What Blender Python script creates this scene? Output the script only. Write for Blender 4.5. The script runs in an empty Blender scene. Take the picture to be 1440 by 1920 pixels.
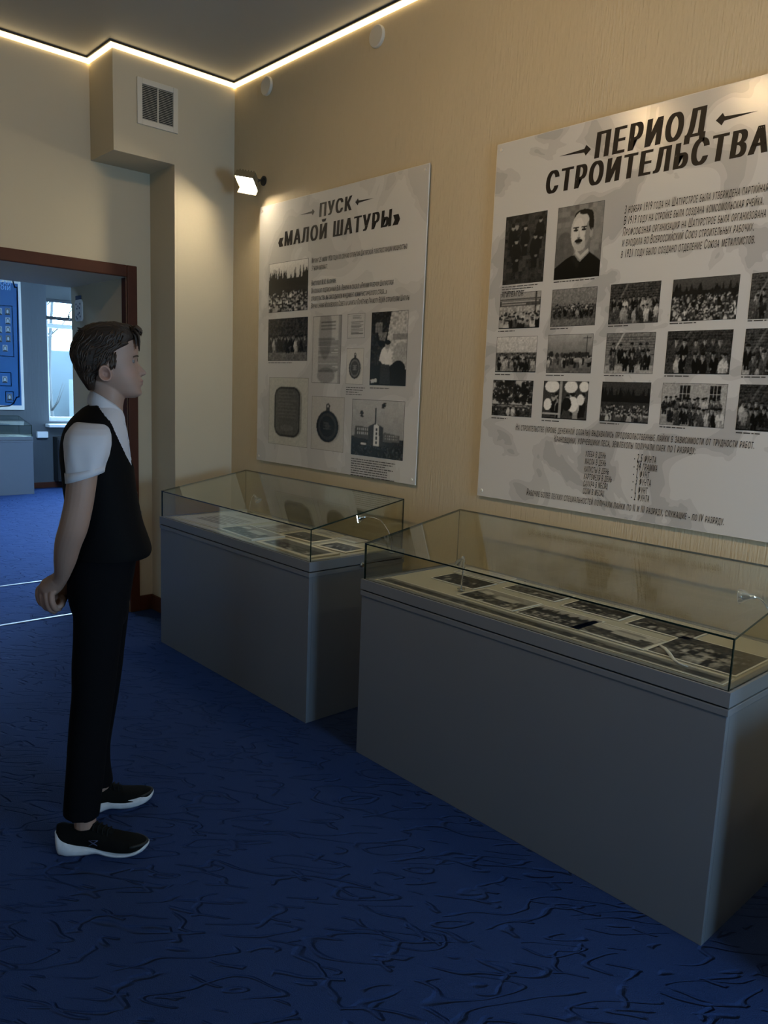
import bpy, bmesh, math
import numpy as np
from mathutils import Vector, Matrix

S = bpy.context.scene
COL = S.collection
rng = np.random.RandomState(7)

# ------------------------------------------------------------------ camera
YAW, PITCH, ROLL = [math.radians(a) for a in (42.66, -8.816, 2.278)]
FPX = 1450.0
CAM = np.array([4.429, -2.697, 1.5])
fw = np.array([-math.cos(YAW)*math.cos(PITCH), math.sin(YAW)*math.cos(PITCH), math.sin(PITCH)])
rt = np.array([math.sin(YAW), math.cos(YAW), 0.0])
up = np.cross(rt, fw)
rt, up = math.cos(ROLL)*rt + math.sin(ROLL)*up, -math.sin(ROLL)*rt + math.cos(ROLL)*up

def ray(u, v):
    return fw + rt*(u-720)/FPX - up*(v-960)/FPX

def on(u, v, ax, val):
    """point where the pixel's ray meets the plane axis=val"""
    D = ray(u, v)
    return CAM + D*(val-CAM[ax])/D[ax]

cd = bpy.data.cameras.new('camera'); cam = bpy.data.objects.new('camera', cd); COL.objects.link(cam)
M = Matrix((tuple(rt), tuple(up), tuple(-fw))).transposed().to_4x4()
M.translation = Vector(CAM); cam.matrix_world = M
cd.sensor_fit = 'VERTICAL'; cd.sensor_height = 24.0; cd.lens = 24.0*FPX/1920.0
cd.clip_start = 0.02; cd.clip_end = 200
S.camera = cam

# ------------------------------------------------------------------ world, view
SKY = 36.0
w = bpy.data.worlds.new('sky'); S.world = w; w.use_nodes = True
bg = w.node_tree.nodes['Background']
bg.inputs['Color'].default_value = (0.42, 0.68, 1.0, 1); bg.inputs['Strength'].default_value = SKY
S.view_settings.view_transform = 'Standard'; S.view_settings.look = 'None'
S.view_settings.exposure = 0.28; S.view_settings.gamma = 1.0; S.view_settings.use_curve_mapping = False

def portal(loc, rot, sx, sy):
    l = bpy.data.lights.new('window_portal', 'AREA'); l.shape = 'RECTANGLE'; l.size = sx; l.size_y = sy
    l.cycles.is_portal = True
    o = bpy.data.objects.new('window_portal', l); COL.objects.link(o); o.location = loc; o.rotation_euler = rot
    return o
R90 = math.pi/2
# window openings that let the sky in (x-wall behind the camera, far wall of the next room)
ROOM_X1, ROOM_Y0, ZC = 6.0, -5.4, 3.336
FARX = -6.6
WIN_MAIN = [(-1.4, -0.5, 1.0, 1.85)]
WIN_FAR = [(1.125, 3.3, 0.92, 2.78)]
WIN_LEFT_ADDED = [(4.3, 5.7, .95, 1.20)]      # unseen strip opening in the left wall, added for cool light on the posters (x range)
WIN_SIDE_ADDED = [(-6.50, -5.5, .35, 2.95)]     # unseen side opening added to light the next room's floor (x ranges)
for (a, b, c, d_) in WIN_MAIN:
    portal((ROOM_X1+0.12, (a+b)/2, (c+d_)/2), (0, R90, 0), d_-c, b-a)
for (a, b, c, d_) in WIN_FAR:
    portal((FARX-0.2, (a+b)/2, (c+d_)/2), (0, -R90, 0), d_-c, b-a)

for (a, b, c, d_) in WIN_LEFT_ADDED:
    portal(((a+b)/2, ROOM_Y0-.12, (c+d_)/2), (R90, 0, 0), b-a, d_-c)
for (a, b, c, d_) in WIN_SIDE_ADDED:
    portal(((a+b)/2, 3.6+.12, (c+d_)/2), (-R90, 0, 0), b-a, d_-c)

# ------------------------------------------------------------------ materials
MATS = {}
def lin(c):
    return tuple(((x/255.0)/12.92 if x/255.0 <= 0.04045 else ((x/255.0+0.055)/1.055)**2.4) for x in c)

def mat(name, col=(.5, .5, .5), rough=.6, metal=0.0, emit=None, estr=0.0, spec=None, bump=None, bumpstr=.2, noise=None, coat=0, sheen=0):
    """col linear rgb; noise=(scale, amount) varies the colour; bump=(scale, detail, stretch xyz)"""
    if name in MATS: return MATS[name]
    m = bpy.data.materials.new(name); m.use_nodes = True; MATS[name] = m
    nt = m.node_tree; b = nt.nodes['Principled BSDF']
    b.inputs['Base Color'].default_value = (*col, 1); b.inputs['Roughness'].default_value = rough; b.inputs['Metallic'].default_value = metal
    if spec is not None: b.inputs['Specular IOR Level'].default_value = spec
    if coat: b.inputs['Coat Weight'].default_value = coat
    if sheen: b.inputs['Sheen Weight'].default_value = sheen
    if emit is not None:
        b.inputs['Emission Color'].default_value = (*emit, 1); b.inputs['Emission Strength'].default_value = estr
    tc = nt.nodes.new('ShaderNodeTexCoord')
    if noise:
        n = nt.nodes.new('ShaderNodeTexNoise'); n.inputs['Scale'].default_value = noise[0]; n.inputs['Detail'].default_value = 5
        nt.links.new(tc.outputs['Object'], n.inputs['Vector'])
        mx = nt.nodes.new('ShaderNodeMix'); mx.data_type = 'RGBA'
        a = noise[1]
        mx.inputs[6].default_value = (*[c*(1-a) for c in col], 1); mx.inputs[7].default_value = (*[min(1, c*(1+a)) for c in col], 1)
        nt.links.new(n.outputs['Fac'], mx.inputs[0]); nt.links.new(mx.outputs[2], b.inputs['Base Color'])
    if bump:
        mp = nt.nodes.new('ShaderNodeMapping'); mp.inputs['Scale'].default_value = bump[2] if len(bump) > 2 else (1, 1, 1)
        n2 = nt.nodes.new('ShaderNodeTexNoise'); n2.inputs['Scale'].default_value = bump[0]; n2.inputs['Detail'].default_value = bump[1]
        bp_ = nt.nodes.new('ShaderNodeBump'); bp_.inputs['Strength'].default_value = bumpstr; bp_.inputs['Distance'].default_value = .004
        nt.links.new(tc.outputs['Object'], mp.inputs['Vector']); nt.links.new(mp.outputs['Vector'], n2.inputs['Vector'])
        nt.links.new(n2.outputs['Fac'], bp_.inputs['Height']); nt.links.new(bp_.outputs['Normal'], b.inputs['Normal'])
    return m

WALL = mat('wallpaper_beige', (.52, .435, .295), .7, bump=(75, 3, (1.6, 1.6, .16)), bumpstr=.9, noise=(1.3, .05))
PLASTER = mat('plaster_grey_beige', (.52, .455, .335), .75, bump=(30, 3), bumpstr=.15, noise=(1.1, .06))
CEIL = mat('stretch_ceiling', (.40, .38, .34), .45, noise=(.8, .03))
WOOD = mat('dark_brown_wood', (.070, .020, .009), .55, spec=.25, bump=(18, 4, (6, 6, .6)), bumpstr=.1, noise=(6, .3))
BLACKP = mat('black_profile', (.012, .011, .010), .5)
LED = mat('led_diffuser', (.9, .85, .7), .5, emit=(1.0, .74, .36), estr=2.2)
WHITEP = mat('white_plastic', (.62, .58, .50), .45)
GRILLE_DARK = mat('vent_dark', (.02, .02, .018), .8)
CASEG = mat('case_grey_laminate', (.150, .165, .190), .42, noise=(3, .04))
CASERAIL = mat('case_grey_rail', (.160, .175, .200), .40)
GAP = mat('shadow_gap_black', (.006, .006, .007), .8)
BED = mat('display_bed_cloth', (.42, .40, .33), .9, bump=(300, 2), bumpstr=.1, noise=(5, .06))
CHROME = mat('chrome', (.75, .76, .78), .12, metal=1.0)
STRIPM = mat('threshold_metal', (.34, .35, .37), .42, metal=1.0)
PANEL = mat('poster_edge_white', (.66, .64, .60), .4)
INK = mat('print_black', (.010, .007, .006), .45, spec=.2)
INKG = mat('print_dark_grey', (.05, .045, .04), .4)
WHITEPAINT = mat('white_paint', (.75, .76, .78), .4)
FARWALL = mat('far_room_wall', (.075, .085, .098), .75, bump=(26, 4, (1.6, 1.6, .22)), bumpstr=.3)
BLUEP = mat('panel_blue', (.008, .080, .235), .45, noise=(2, .12))
LBLUE = mat('panel_light_blue', (.20, .40, .72), .45)
PAPER = mat('aged_paper', (.56, .51, .39), .8, noise=(7, .10))
WPAPER = mat('white_paper', (.66, .65, .60), .8, noise=(6, .05))

def glass_mat():
    m = bpy.data.materials.new('clear_glass'); m.use_nodes = True; nt = m.node_tree; nt.nodes.clear()
    out = nt.nodes.new('ShaderNodeOutputMaterial'); tr = nt.nodes.new('ShaderNodeBsdfTransparent'); gl = nt.nodes.new('ShaderNodeBsdfGlossy')
    tr.inputs['Color'].default_value = (.955, .975, .962, 1); gl.inputs['Roughness'].default_value = .015
    gl.inputs['Color'].default_value = (.95, 1, .98, 1)
    fr = nt.nodes.new('ShaderNodeFresnel')
    ge = nt.nodes.new('ShaderNodeNewGeometry'); ior = nt.nodes.new('ShaderNodeMapRange')      # same reflectance on both faces of a thin pane
    ior.inputs['To Min'].default_value = 1.5; ior.inputs['To Max'].default_value = 1/1.5
    nt.links.new(ge.outputs['Backfacing'], ior.inputs['Value']); nt.links.new(ior.outputs[0], fr.inputs['IOR'])
    mx = nt.nodes.new('ShaderNodeMixShader')
    nt.links.new(fr.outputs[0], mx.inputs[0]); nt.links.new(tr.outputs[0], mx.inputs[1]); nt.links.new(gl.outputs[0], mx.inputs[2]); nt.links.new(mx.outputs[0], out.inputs[0])
    return m
GLASS = glass_mat()
GEDGE = mat('glass_edge_green', (.008, .022, .016), .25)

def carpet_mat():
    m = bpy.data.materials.new('carved_blue_carpet'); m.use_nodes = True; nt = m.node_tree; b = nt.nodes['Principled BSDF']; L = nt.links.new
    N = lambda t: nt.nodes.new(t)
    tc = N('ShaderNodeTexCoord')
    def math_(op, a, bb=None, c=None):
        n = N('ShaderNodeMath'); n.operation = op
        for i, x in enumerate((a, bb, c)):
            if x is None: continue
            if isinstance(x, (int, float)): n.inputs[i].default_value = x
            else: L(x, n.inputs[i])
        return n.outputs[0]
    def rng_(v, a, b):
        r = N('ShaderNodeMapRange'); r.interpolation_type = 'SMOOTHSTEP'; L(v, r.inputs['Value']); r.inputs['From Min'].default_value = a; r.inputs['From Max'].default_value = b; return r.outputs[0]
    def strokes(ang, sc, k, off, lo, cell=True):
        """carved strokes: contour lines of a stretched noise, broken up by a second noise"""
        rot = N('ShaderNodeMapping'); rot.inputs['Rotation'].default_value = (0, 0, math.radians(ang)); rot.inputs['Location'].default_value = (off, off*.7, 0); L(tc.outputs['Object'], rot.inputs['Vector'])
        mp = N('ShaderNodeMapping'); mp.inputs['Scale'].default_value = (sc[0], sc[1], 1); L(rot.outputs['Vector'], mp.inputs['Vector'])
        wn = N('ShaderNodeTexNoise'); wn.inputs['Scale'].default_value = .9; wn.inputs['Detail'].default_value = 1.5; L(mp.outputs['Vector'], wn.inputs['Vector'])
        wv = N('ShaderNodeMix'); wv.data_type = 'VECTOR'; wv.inputs['Factor'].default_value = k; L(mp.outputs['Vector'], wv.inputs[4])
        ad = N('ShaderNodeVectorMath'); ad.operation = 'ADD'; L(mp.outputs['Vector'], ad.inputs[0]); L(wn.outputs['Color'], ad.inputs[1]); L(ad.outputs[0], wv.inputs[5])
        vo = N('ShaderNodeTexVoronoi'); vo.feature = 'DISTANCE_TO_EDGE'; vo.voronoi_dimensions = '2D'; vo.inputs['Scale'].default_value = 1.0; vo.inputs['Randomness'].default_value = .95; L(wv.outputs[1], vo.inputs['Vector'])
        d = vo.outputs['Distance']
        if not cell:
            nn = N('ShaderNodeTexNoise'); nn.inputs['Scale'].default_value = 1.0; nn.inputs['Detail'].default_value = .4; nn.inputs['Distortion'].default_value = .2; L(mp.outputs['Vector'], nn.inputs['Vector'])
            d = math_('MULTIPLY', math_('ABSOLUTE', math_('SUBTRACT', math_('FRACT', math_('MULTIPLY', nn.outputs['Fac'], 5.5)), .5)), .62)
        n2 = N('ShaderNodeTexNoise'); n2.inputs['Scale'].default_value = 1.0; n2.inputs['Detail'].default_value = 0; L(mp.outputs['Vector'], n2.inputs['Vector'])
        mp2 = N('ShaderNodeMapping'); mp2.inputs['Scale'].default_value = (sc[0]*1.9, sc[1]*.8, 1); mp2.inputs['Location'].default_value = (3.1, 1.7, 0); L(rot.outputs['Vector'], mp2.inputs['Vector']); L(mp2.outputs['Vector'], n2.inputs['Vector'])
        return math_('MULTIPLY', math_('SUBTRACT', 1.0, rng_(d, .015, .075)), rng_(n2.outputs['Fac'], lo, lo+.05))
    g1 = strokes(-47, (3.6, 12.0), .9, 0.0, .43, False)
    g2 = strokes(-40, (4.6, 13.0), 1.6, 5.3, .50)
    groove = math_('MAXIMUM', g1, g2)
    pile = N('ShaderNodeTexNoise'); pile.inputs['Scale'].default_value = 330; pile.inputs['Detail'].default_value = 3
    L(tc.outputs['Object'], pile.inputs['Vector'])
    h = math_('ADD', math_('MULTIPLY', groove, -1.0), math_('MULTIPLY', pile.outputs['Fac'], .30))
    bmp = N('ShaderNodeBump'); bmp.inputs['Strength'].default_value = 1.0; bmp.inputs['Distance'].default_value = .011
    L(h, bmp.inputs['Height']); L(bmp.outputs['Normal'], b.inputs['Normal'])
    mx = N('ShaderNodeMix'); mx.data_type = 'RGBA'
    mx.inputs[6].default_value = (.015, .030, .088, 1); mx.inputs[7].default_value = (.032, .062, .175, 1)
    L(pile.outputs['Fac'], mx.inputs[0])
    L(mx.outputs[2], b.inputs['Base Color'])
    b.inputs['Roughness'].default_value = .9; b.inputs['Specular IOR Level'].default_value = .04
    return m
CARPET = carpet_mat()

def vcol_mat(name, rough=.4, spec=.5):
    m = bpy.data.materials.new(name); m.use_nodes = True; nt = m.node_tree; b = nt.nodes['Principled BSDF']
    a = nt.nodes.new('ShaderNodeVertexColor'); a.layer_name = 'Col'
    nt.links.new(a.outputs['Color'], b.inputs['Base Color']); b.inputs['Roughness'].default_value = rough; b.inputs['Specular IOR Level'].default_value = spec
    return m
PRINT = vcol_mat('photo_print', .22)
PRINTM = vcol_mat('photo_print_matt', .6)
SKIN = vcol_mat('skin', .52, .4)

def poster_mat(name, c0, c1, scale, lo):
    m = bpy.data.materials.new(name); m.use_nodes = True; nt = m.node_tree; b = nt.nodes['Principled BSDF']; L = nt.links.new
    tc = nt.nodes.new('ShaderNodeTexCoord')
    n = nt.nodes.new('ShaderNodeTexNoise'); n.inputs['Scale'].default_value = scale; n.inputs['Detail'].default_value = 3; n.inputs['Distortion'].default_value = .9
    L(tc.outputs['Object'], n.inputs['Vector'])
    r = nt.nodes.new('ShaderNodeValToRGB'); r.color_ramp.interpolation = 'CONSTANT'
    e = r.color_ramp.elements
    e[0].position = 0; e[0].color = (*c0, 1); e[1].position = lo; e[1].color = (*c1, 1)
    mid = [(a*.5+b_*.5) for a, b_ in zip(c0, c1)]
    x = e.new(lo-.05); x.color = (*mid, 1)
    L(n.outputs['Fac'], r.inputs['Fac']); L(r.outputs['Color'], b.inputs['Base Color'])
    b.inputs['Roughness'].default_value = .20
    return m

# ------------------------------------------------------------------ mesh helpers
def link(name, me, parent=None, mats=()):
    o = bpy.data.objects.new(name, me); COL.objects.link(o)
    for m in mats: me.materials.append(m)
    if parent is not None:
        o.parent = parent
    return o

def tag(o, label=None, cat=None, group=None, kind=None):
    if label: o['label'] = label
    if cat: o['category'] = cat
    if group: o['group'] = group
    if kind: o['kind'] = kind
    return o

def empty(name, loc=(0, 0, 0), rz=0, **k):
    o = bpy.data.objects.new(name, None); COL.objects.link(o); o.location = loc; o.rotation_euler = (0, 0, rz); o.empty_display_size = .05
    return tag(o, **k)

class MB:
    def __init__(s): s.v = []; s.f = []; s.mi = []; s.sm = []
    def add(s, V, F, mi=0, smooth=False):
        n = len(s.v); s.v += [tuple(map(float, p)) for p in V]
        for f in F: s.f.append(tuple(i+n for i in f)); s.mi.append(mi); s.sm.append(smooth)
        return s
    def box(s, a, b, mi=0):
        x0, y0, z0 = a; x1, y1, z1 = b
        V = [(x, y, z) for z in (z0, z1) for y in (y0, y1) for x in (x0, x1)]
        return s.add(V, [(0, 2, 3, 1), (4, 5, 7, 6), (0, 1, 5, 4), (2, 6, 7, 3), (0, 4, 6, 2), (1, 3, 7, 5)], mi)
    def prism(s, poly, axis, lo, hi, mi=0):
        """poly: 2d ccw list in the plane of the other two axes; extruded along axis"""
        def p3(p, h):
            if axis == 1: return (p[0], h, p[1])
            if axis == 0: return (h, p[0], p[1])
            return (p[0], p[1], h)
        n = len(poly)
        V = [p3(p, lo) for p in poly]+[p3(p, hi) for p in poly]
        F = [tuple(range(n)), tuple(range(2*n-1, n-1, -1))]+[(i, i+n, (i+1) % n+n, (i+1) % n) for i in range(n)]
        return s.add(V, F, mi)
    def tube(s, path, rad, n=10, mi=0, flat=1.0):
        P = [np.array(p, float) for p in path]; V = []; F = []
        if not hasattr(rad, '__len__'): rad = [rad]*len(P)
        t0 = P[1]-P[0]; ref = np.array([0, 0, 1.]) if abs(t0[2]) < .9*np.linalg.norm(t0) else np.array([1., 0, 0])
        for i, p in enumerate(P):
            t = P[min(i+1, len(P)-1)]-P[max(i-1, 0)]; t = t/(np.linalg.norm(t)+1e-12)
            x = np.cross(ref, t); x /= np.linalg.norm(x)+1e-12; y = np.cross(t, x); ref = y if i else y
            for k in range(n):
                a = 2*math.pi*k/n; V.append(p+rad[i]*(math.cos(a)*x*flat+math.sin(a)*y))
        for i in range(len(P)-1):
            for k in range(n): F.append((i*n+k, i*n+(k+1) % n, (i+1)*n+(k+1) % n, (i+1)*n+k))
        F.append(tuple(range(n-1, -1, -1))); F.append(tuple((len(P)-1)*n+k for k in range(n)))
        return s.add(V, F, mi, True)
    def disc(s, c, axis, r, h, n=40, mi=0, bev=.15):
        """short cylinder with a rounded rim; axis unit vector"""
        c = np.array(c, float); ax = np.array(axis, float); ax /= np.linalg.norm(ax)
        ref = np.array([0, 0, 1.]) if abs(ax[2]) < .9 else np.array([1., 0, 0]); x = np.cross(ref, ax); x /= np.linalg.norm(x); y = np.cross(ax, x)
        V = []; F = []; prof = [(r, 0), (r, h*(1-bev*2)), (r-h*bev, h*(1-bev*.5)), (r-h*bev*2, h)]
        for rr, hh in prof:
            for k in range(n):
                a = 2*math.pi*k/n; V.append(c+ax*hh+rr*(math.cos(a)*x+math.sin(a)*y))
        for i in range(len(prof)-1):
            for k in range(n): F.append((i*n+k, i*n+(k+1) % n, (i+1)*n+(k+1) % n, (i+1)*n+k))
        F.append(tuple(range(n-1, -1, -1))); F.append(tuple((len(prof)-1)*n+k for k in range(n)))
        return s.add(V, F, mi, False)
    def mesh(s, name):
        me = bpy.data.meshes.new(name); me.from_pydata(s.v, [], s.f); me.update()
        me.polygons.foreach_set('material_index', s.mi); me.polygons.foreach_set('use_smooth', s.sm)
        return me
    def build(s, name, mats, parent=None, bevel=0):
        if not isinstance(mats, (list, tuple)): mats = [mats]
        o = link(name, s.mesh(name), parent, mats)
        if bevel:
            md = o.modifiers.new('bevel', 'BEVEL'); md.width = bevel; md.segments = 2; md.limit_method = 'ANGLE'
        return o

def box(name, a, b, m, parent=None, bevel=0):
    return MB().box(a, b).build(name, m, parent, bevel)

def eval_mesh(o):
    bpy.context.view_layer.update()
    dg = bpy.context.evaluated_depsgraph_get()
    return bpy.data.meshes.new_from_object(o.evaluated_get(dg))

# ------------------------------------------------------------------ room shell
DW = -0.322            # face of the doorway wall
PIL_Y = -0.404         # pillar front edge
BOX_Y, BOX_Z = -0.773, 2.775
OPEN_R, OPEN_L, OPEN_T = -0.566, -1.98, 2.137
FAR_FACE = -1.22       # other side of the thick doorway wall
FARY0, FARY1 = -5.4, 3.6

st = lambda o: tag(o, kind='structure')
st(box('floor', (FARX-.3, FARY0-.2, -.12), (ROOM_X1+.3, FARY1+.2, 0), CARPET))
st(box('ceiling', (DW-.4, ROOM_Y0-.2, ZC), (ROOM_X1+.2, .2, ZC+.2), CEIL))
st(box('ceiling_far', (FARX-.3, FARY0-.2, 3.2), (FAR_FACE+.02, FARY1+.2, 3.4), mat('far_ceiling', (.5, .5, .5), .8)))
st(box('wall_right', (FAR_FACE, 0, 0), (ROOM_X1+.2, .2, ZC), WALL))
m = MB()
m.box((FAR_FACE, OPEN_R, 0), (DW, 0, ZC)); m.box((FAR_FACE, OPEN_L, OPEN_T), (DW, OPEN_R, ZC)); m.box((FAR_FACE, ROOM_Y0-.2, 0), (DW, OPEN_L, ZC))
st(m.build('wall_back', PLASTER))
m = MB(); m.box((DW, PIL_Y, 0), (0, 0, BOX_Z)); m.box((DW, BOX_Y, BOX_Z), (0, 0, ZC))
st(m.build('wall_pillar', PLASTER))
m = MB(); (a, b, c, d_), = WIN_LEFT_ADDED
m.box((DW, ROOM_Y0-.2, 0), (a, ROOM_Y0, ZC)); m.box((b, ROOM_Y0-.2, 0), (ROOM_X1+.2, ROOM_Y0, ZC)); m.box((a, ROOM_Y0-.2, 0), (b, ROOM_Y0, c)); m.box((a, ROOM_Y0-.2, d_), (b, ROOM_Y0, ZC))
st(m.build('wall_left', WALL))

def wall_with_windows(name, x0, x1, y0, y1, z1, wins, material):
    m = MB(); ys = sorted(wins); prev = y0
    for (a, b, c, d_) in ys:
        m.box((x0, prev, 0), (x1, a, z1)); m.box((x0, a, 0), (x1, b, c)); m.box((x0, a, d_), (x1, b, z1)); prev = b
    m.box((x0, prev, 0), (x1, y1, z1))
    return st(m.build(name, material))
wall_with_windows('wall_front', ROOM_X1, ROOM_X1+.2, ROOM_Y0-.2, .2, ZC, WIN_MAIN, WALL)
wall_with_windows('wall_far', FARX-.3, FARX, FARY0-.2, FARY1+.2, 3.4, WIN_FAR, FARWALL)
m = MB(); prev = FARX
for (a, b, c, d_) in WIN_SIDE_ADDED:
    m.box((prev, FARY1, 0), (a, FARY1+.2, 3.4)); m.box((a, FARY1, 0), (b, FARY1+.2, c)); m.box((a, FARY1, d_), (b, FARY1+.2, 3.4)); prev = b
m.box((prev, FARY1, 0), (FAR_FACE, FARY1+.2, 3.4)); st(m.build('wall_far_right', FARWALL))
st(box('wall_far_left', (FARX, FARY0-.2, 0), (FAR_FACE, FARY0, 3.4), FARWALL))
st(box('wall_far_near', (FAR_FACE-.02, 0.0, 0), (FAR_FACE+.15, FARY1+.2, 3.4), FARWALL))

def window(n, x, rect, mullions=(), trans=()):
    a, b, c, d_ = rect; e = st(empty('window_%d' % n, (x, (a+b)/2, c)))
    if n in (5, 6): e.location = ((a+b)/2, FARY1+.1 if n == 5 else ROOM_Y0-.1, c); e.rotation_euler = (0, 0, -R90)
    def p(nm, lo, hi, mm, bev=.004):
        return box(nm, (lo[0]-x, lo[1]-(a+b)/2, lo[2]-c), (hi[0]-x, hi[1]-(a+b)/2, hi[2]-c), mm, e, bev)
    f = .055
    p('window_frame', (x-.035, a, c), (x+.035, a+f, d_), WHITEPAINT); p('window_frame', (x-.035, b-f, c), (x+.035, b, d_), WHITEPAINT)
    p('window_frame', (x-.035, a+f, c), (x+.035, b-f, c+f), WHITEPAINT); p('window_frame', (x-.035, a+f, d_-f), (x+.035, b-f, d_), WHITEPAINT)
    for y in mullions: p('mullion', (x-.03, y-.03, c+f), (x+.03, y+.03, d_-f), WHITEPAINT)
    for z in trans: p('transom', (x-.03, a+f, z-.03), (x+.03, b-f, z+.03), WHITEPAINT)
    p('pane', (x-.004, a+f, c+f), (x+.004, b-f, d_-f), GLASS, 0)
    return e
for i, r in enumerate(WIN_MAIN): window(i+7, ROOM_X1+.1, r, ((r[0]+r[1])/2,), ())
window(1, FARX-.14, WIN_FAR[0], (1.9,), (2.22,))
for i, r in enumerate(WIN_SIDE_ADDED+WIN_LEFT_ADDED): window(i+5, 0.0, r, ((r[0]+r[1])/2,), ())  # both windows are unseen, added for their daylight
st(box('trim_1', (FARX, 1.07, .845), (FARX+.16, 3.4, .885), WHITEPAINT, None, .006))      # window sill

# door casing and lining
e = st(empty('door_1', (DW, (OPEN_L+OPEN_R)/2, 0)))
def dpart(n, a, b, mm=WOOD, bev=.006):
    y0 = (OPEN_L+OPEN_R)/2
    return box(n, (a[0]-DW, a[1]-y0, a[2]), (b[0]-DW, b[1]-y0, b[2]), mm, e, bev)
dpart('casing', (DW, OPEN_R, 0), (DW+.022, -.502, 2.209)); dpart('casing', (DW, OPEN_L-.064, 0), (DW+.022, OPEN_L, 2.209))
dpart('casing', (DW, OPEN_L, OPEN_T), (DW+.022, OPEN_R, 2.209))
dpart('lining', (DW-.06, OPEN_R-.004, 0), (DW, OPEN_R+.001, OPEN_T)); dpart('lining', (DW-.06, OPEN_L-.001, 0), (DW, OPEN_L+.004, OPEN_T))
# baseboards
def base(n, parts):
    m = MB()
    for a, b in parts: m.box(a, b)
    return st(m.build(n, WOOD, None, .005))
BH, BT = .10, .018
base('baseboard_back', [((DW, -.502, 0), (DW+BT, PIL_Y, BH)), ((DW, ROOM_Y0, 0), (DW+BT, OPEN_L-.064, BH))])
base('baseboard_pillar', [((DW, PIL_Y-BT, 0), (BT, PIL_Y, BH)), ((0, PIL_Y, 0), (BT, 0, BH))])
base('baseboard_right', [((BT, -BT, 0), (ROOM_X1, 0, BH))])
base('baseboard_far', [((FARX, FARY0, 0), (FARX+BT, FARY1, .08))])
# threshold strips in the carpet
for i, x in enumerate((-.485, -1.44)):
    a0, a1 = (OPEN_L, OPEN_R) if i == 0 else (-2.6, .2)
    st(box('trim_%d' % (i+2), (x, a0, 0), (x+.020, a1, .005), STRIPM, None, .002))

# led strip under the ceiling
e = empty('led_strip_light', (.0015, -.0015, ZC-.0015), label='warm white LED strip running along the ceiling edge', cat='light strip')
runs = [((DW, ROOM_Y0+.03, 0), (DW, BOX_Y, 0), (1, 0)), ((DW, BOX_Y, 0), (0, BOX_Y, 0), (0, -1)), ((0, BOX_Y, 0), (0, 0, 0), (1, 0)),
        ((0, 0, 0), (ROOM_X1-.03, 0, 0), (0, -1)), ((DW, ROOM_Y0+.003, 0), (ROOM_X1-.03, ROOM_Y0+.003, 0), (0, 1))]
for a, b, nrm in runs:
    for nm, dep, z0, z1, mm in (('diffuser', .014, -.033, -.009, LED), ('profile', .020, -.009, 0, BLACKP)):
        ext = dep
        x0, x1 = sorted((a[0], b[0])); y0, y1 = sorted((a[1], b[1]))
        if nrm[0]:
            x1 += dep
            if b[1] == BOX_Y and a[0] == DW: y1 -= 0
            if a == (0, BOX_Y, 0): y0 -= dep
        else:
            if nrm[1] < 0: y0 -= dep
            else: y1 += dep
        box(nm, (x0, y0, z0), (x1, y1, z1), mm, e)

# adjustable ceiling spots aimed at the poster wall (their glints show on the big poster); last two added to warm the doorway wall
SPOT_W = 19
for k, (x, y, d_) in enumerate([(1.65+.67*i, -2.13, (0, 2.13, -1.25)) for i in range(6)]+[(2.3, -1.3, (-2.4, -.2, -1.2)), (2.3, -3.3, (-2.5, .3, -1.2))]):
    d_ = np.array(d_); d_ /= np.linalg.norm(d_)
    e = empty('ceiling_spot', (x, y, ZC), label='small adjustable ceiling spot aimed at %s' % ('the poster wall, %s from the doorway' % ('first', 'second', 'third', 'fourth', 'fifth', 'last')[k] if k < 6 else 'the doorway wall, added to warm it, %s the poster wall' % ('nearer' if k == 6 else 'farther from')), cat='spotlight', group='ceiling spots in a row')
    MB().disc((0, 0, -.002), (0, 0, -1), .045, .008).build('mount_plate', WHITEP, e)
    c = np.array([0, 0, -.035]); m = MB(); m.tube([c-d_*.03, c+d_*.03, c+d_*.034], [.034, .040, .040], 24); m.build('lamp_head', WHITEP, e)
    MB().disc(c+d_*.0342, d_, .034, .002, 24).build('bulb_face', mat('spot_glow', (.9, .8, .6), .5, emit=(1, .74, .40), estr=18), e)
    l = bpy.data.lights.new('spot_beam', 'SPOT'); l.energy = SPOT_W; l.color = (1.0, .70, .36); l.spot_size = math.radians(86); l.spot_blend = .55; l.shadow_soft_size = .03
    o = bpy.data.objects.new('spot_beam', l); COL.objects.link(o); o.parent = e; o.location = c+d_*.075
    o.rotation_euler = Vector(d_).to_track_quat('-Z', 'Y').to_euler()

# ventilation grille on the duct box
e = empty('vent_grille', (0, -.511, 3.070), label='square white ventilation grille on the boxed duct above the doorway', cat='vent')
w2, h2 = .125, .123
m = MB(); fwid = .03
m.box((0, -w2, -h2), (.012, -w2+fwid, h2)); m.box((0, w2-fwid, -h2), (.012, w2, h2)); m.box((0, -w2+fwid, -h2), (.012, w2-fwid, -h2+fwid)); m.box((0, -w2+fwid, h2-fwid), (.012, w2-fwid, h2))
m.build('frame', WHITEP, e, .002)
box('backing', (0, -w2+fwid, -h2+fwid), (.002, w2-fwid, h2-fwid), GRILLE_DARK, e)
box('centre_bar', (.002, -.003, -h2+fwid), (.011, .003, h2-fwid), WHITEP, e)
ns = 20
slat = MB().add([(.003, -w2+fwid, -.0005), (.003, w2-fwid, -.0005), (.010, w2-fwid, -.0030), (.010, -w2+fwid, -.0030), (.003, -w2+fwid, .0012), (.003, w2-fwid, .0012), (.010, w2-fwid, -.0010), (.010, -w2+fwid, -.0010)],
                [(0, 1, 2, 3), (7, 6, 5, 4), (0, 4, 5, 1), (1, 5, 6, 2), (2, 6, 7, 3), (3, 7, 4, 0)]).mesh('slat'); slat.materials.append(WHITEP)
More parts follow.
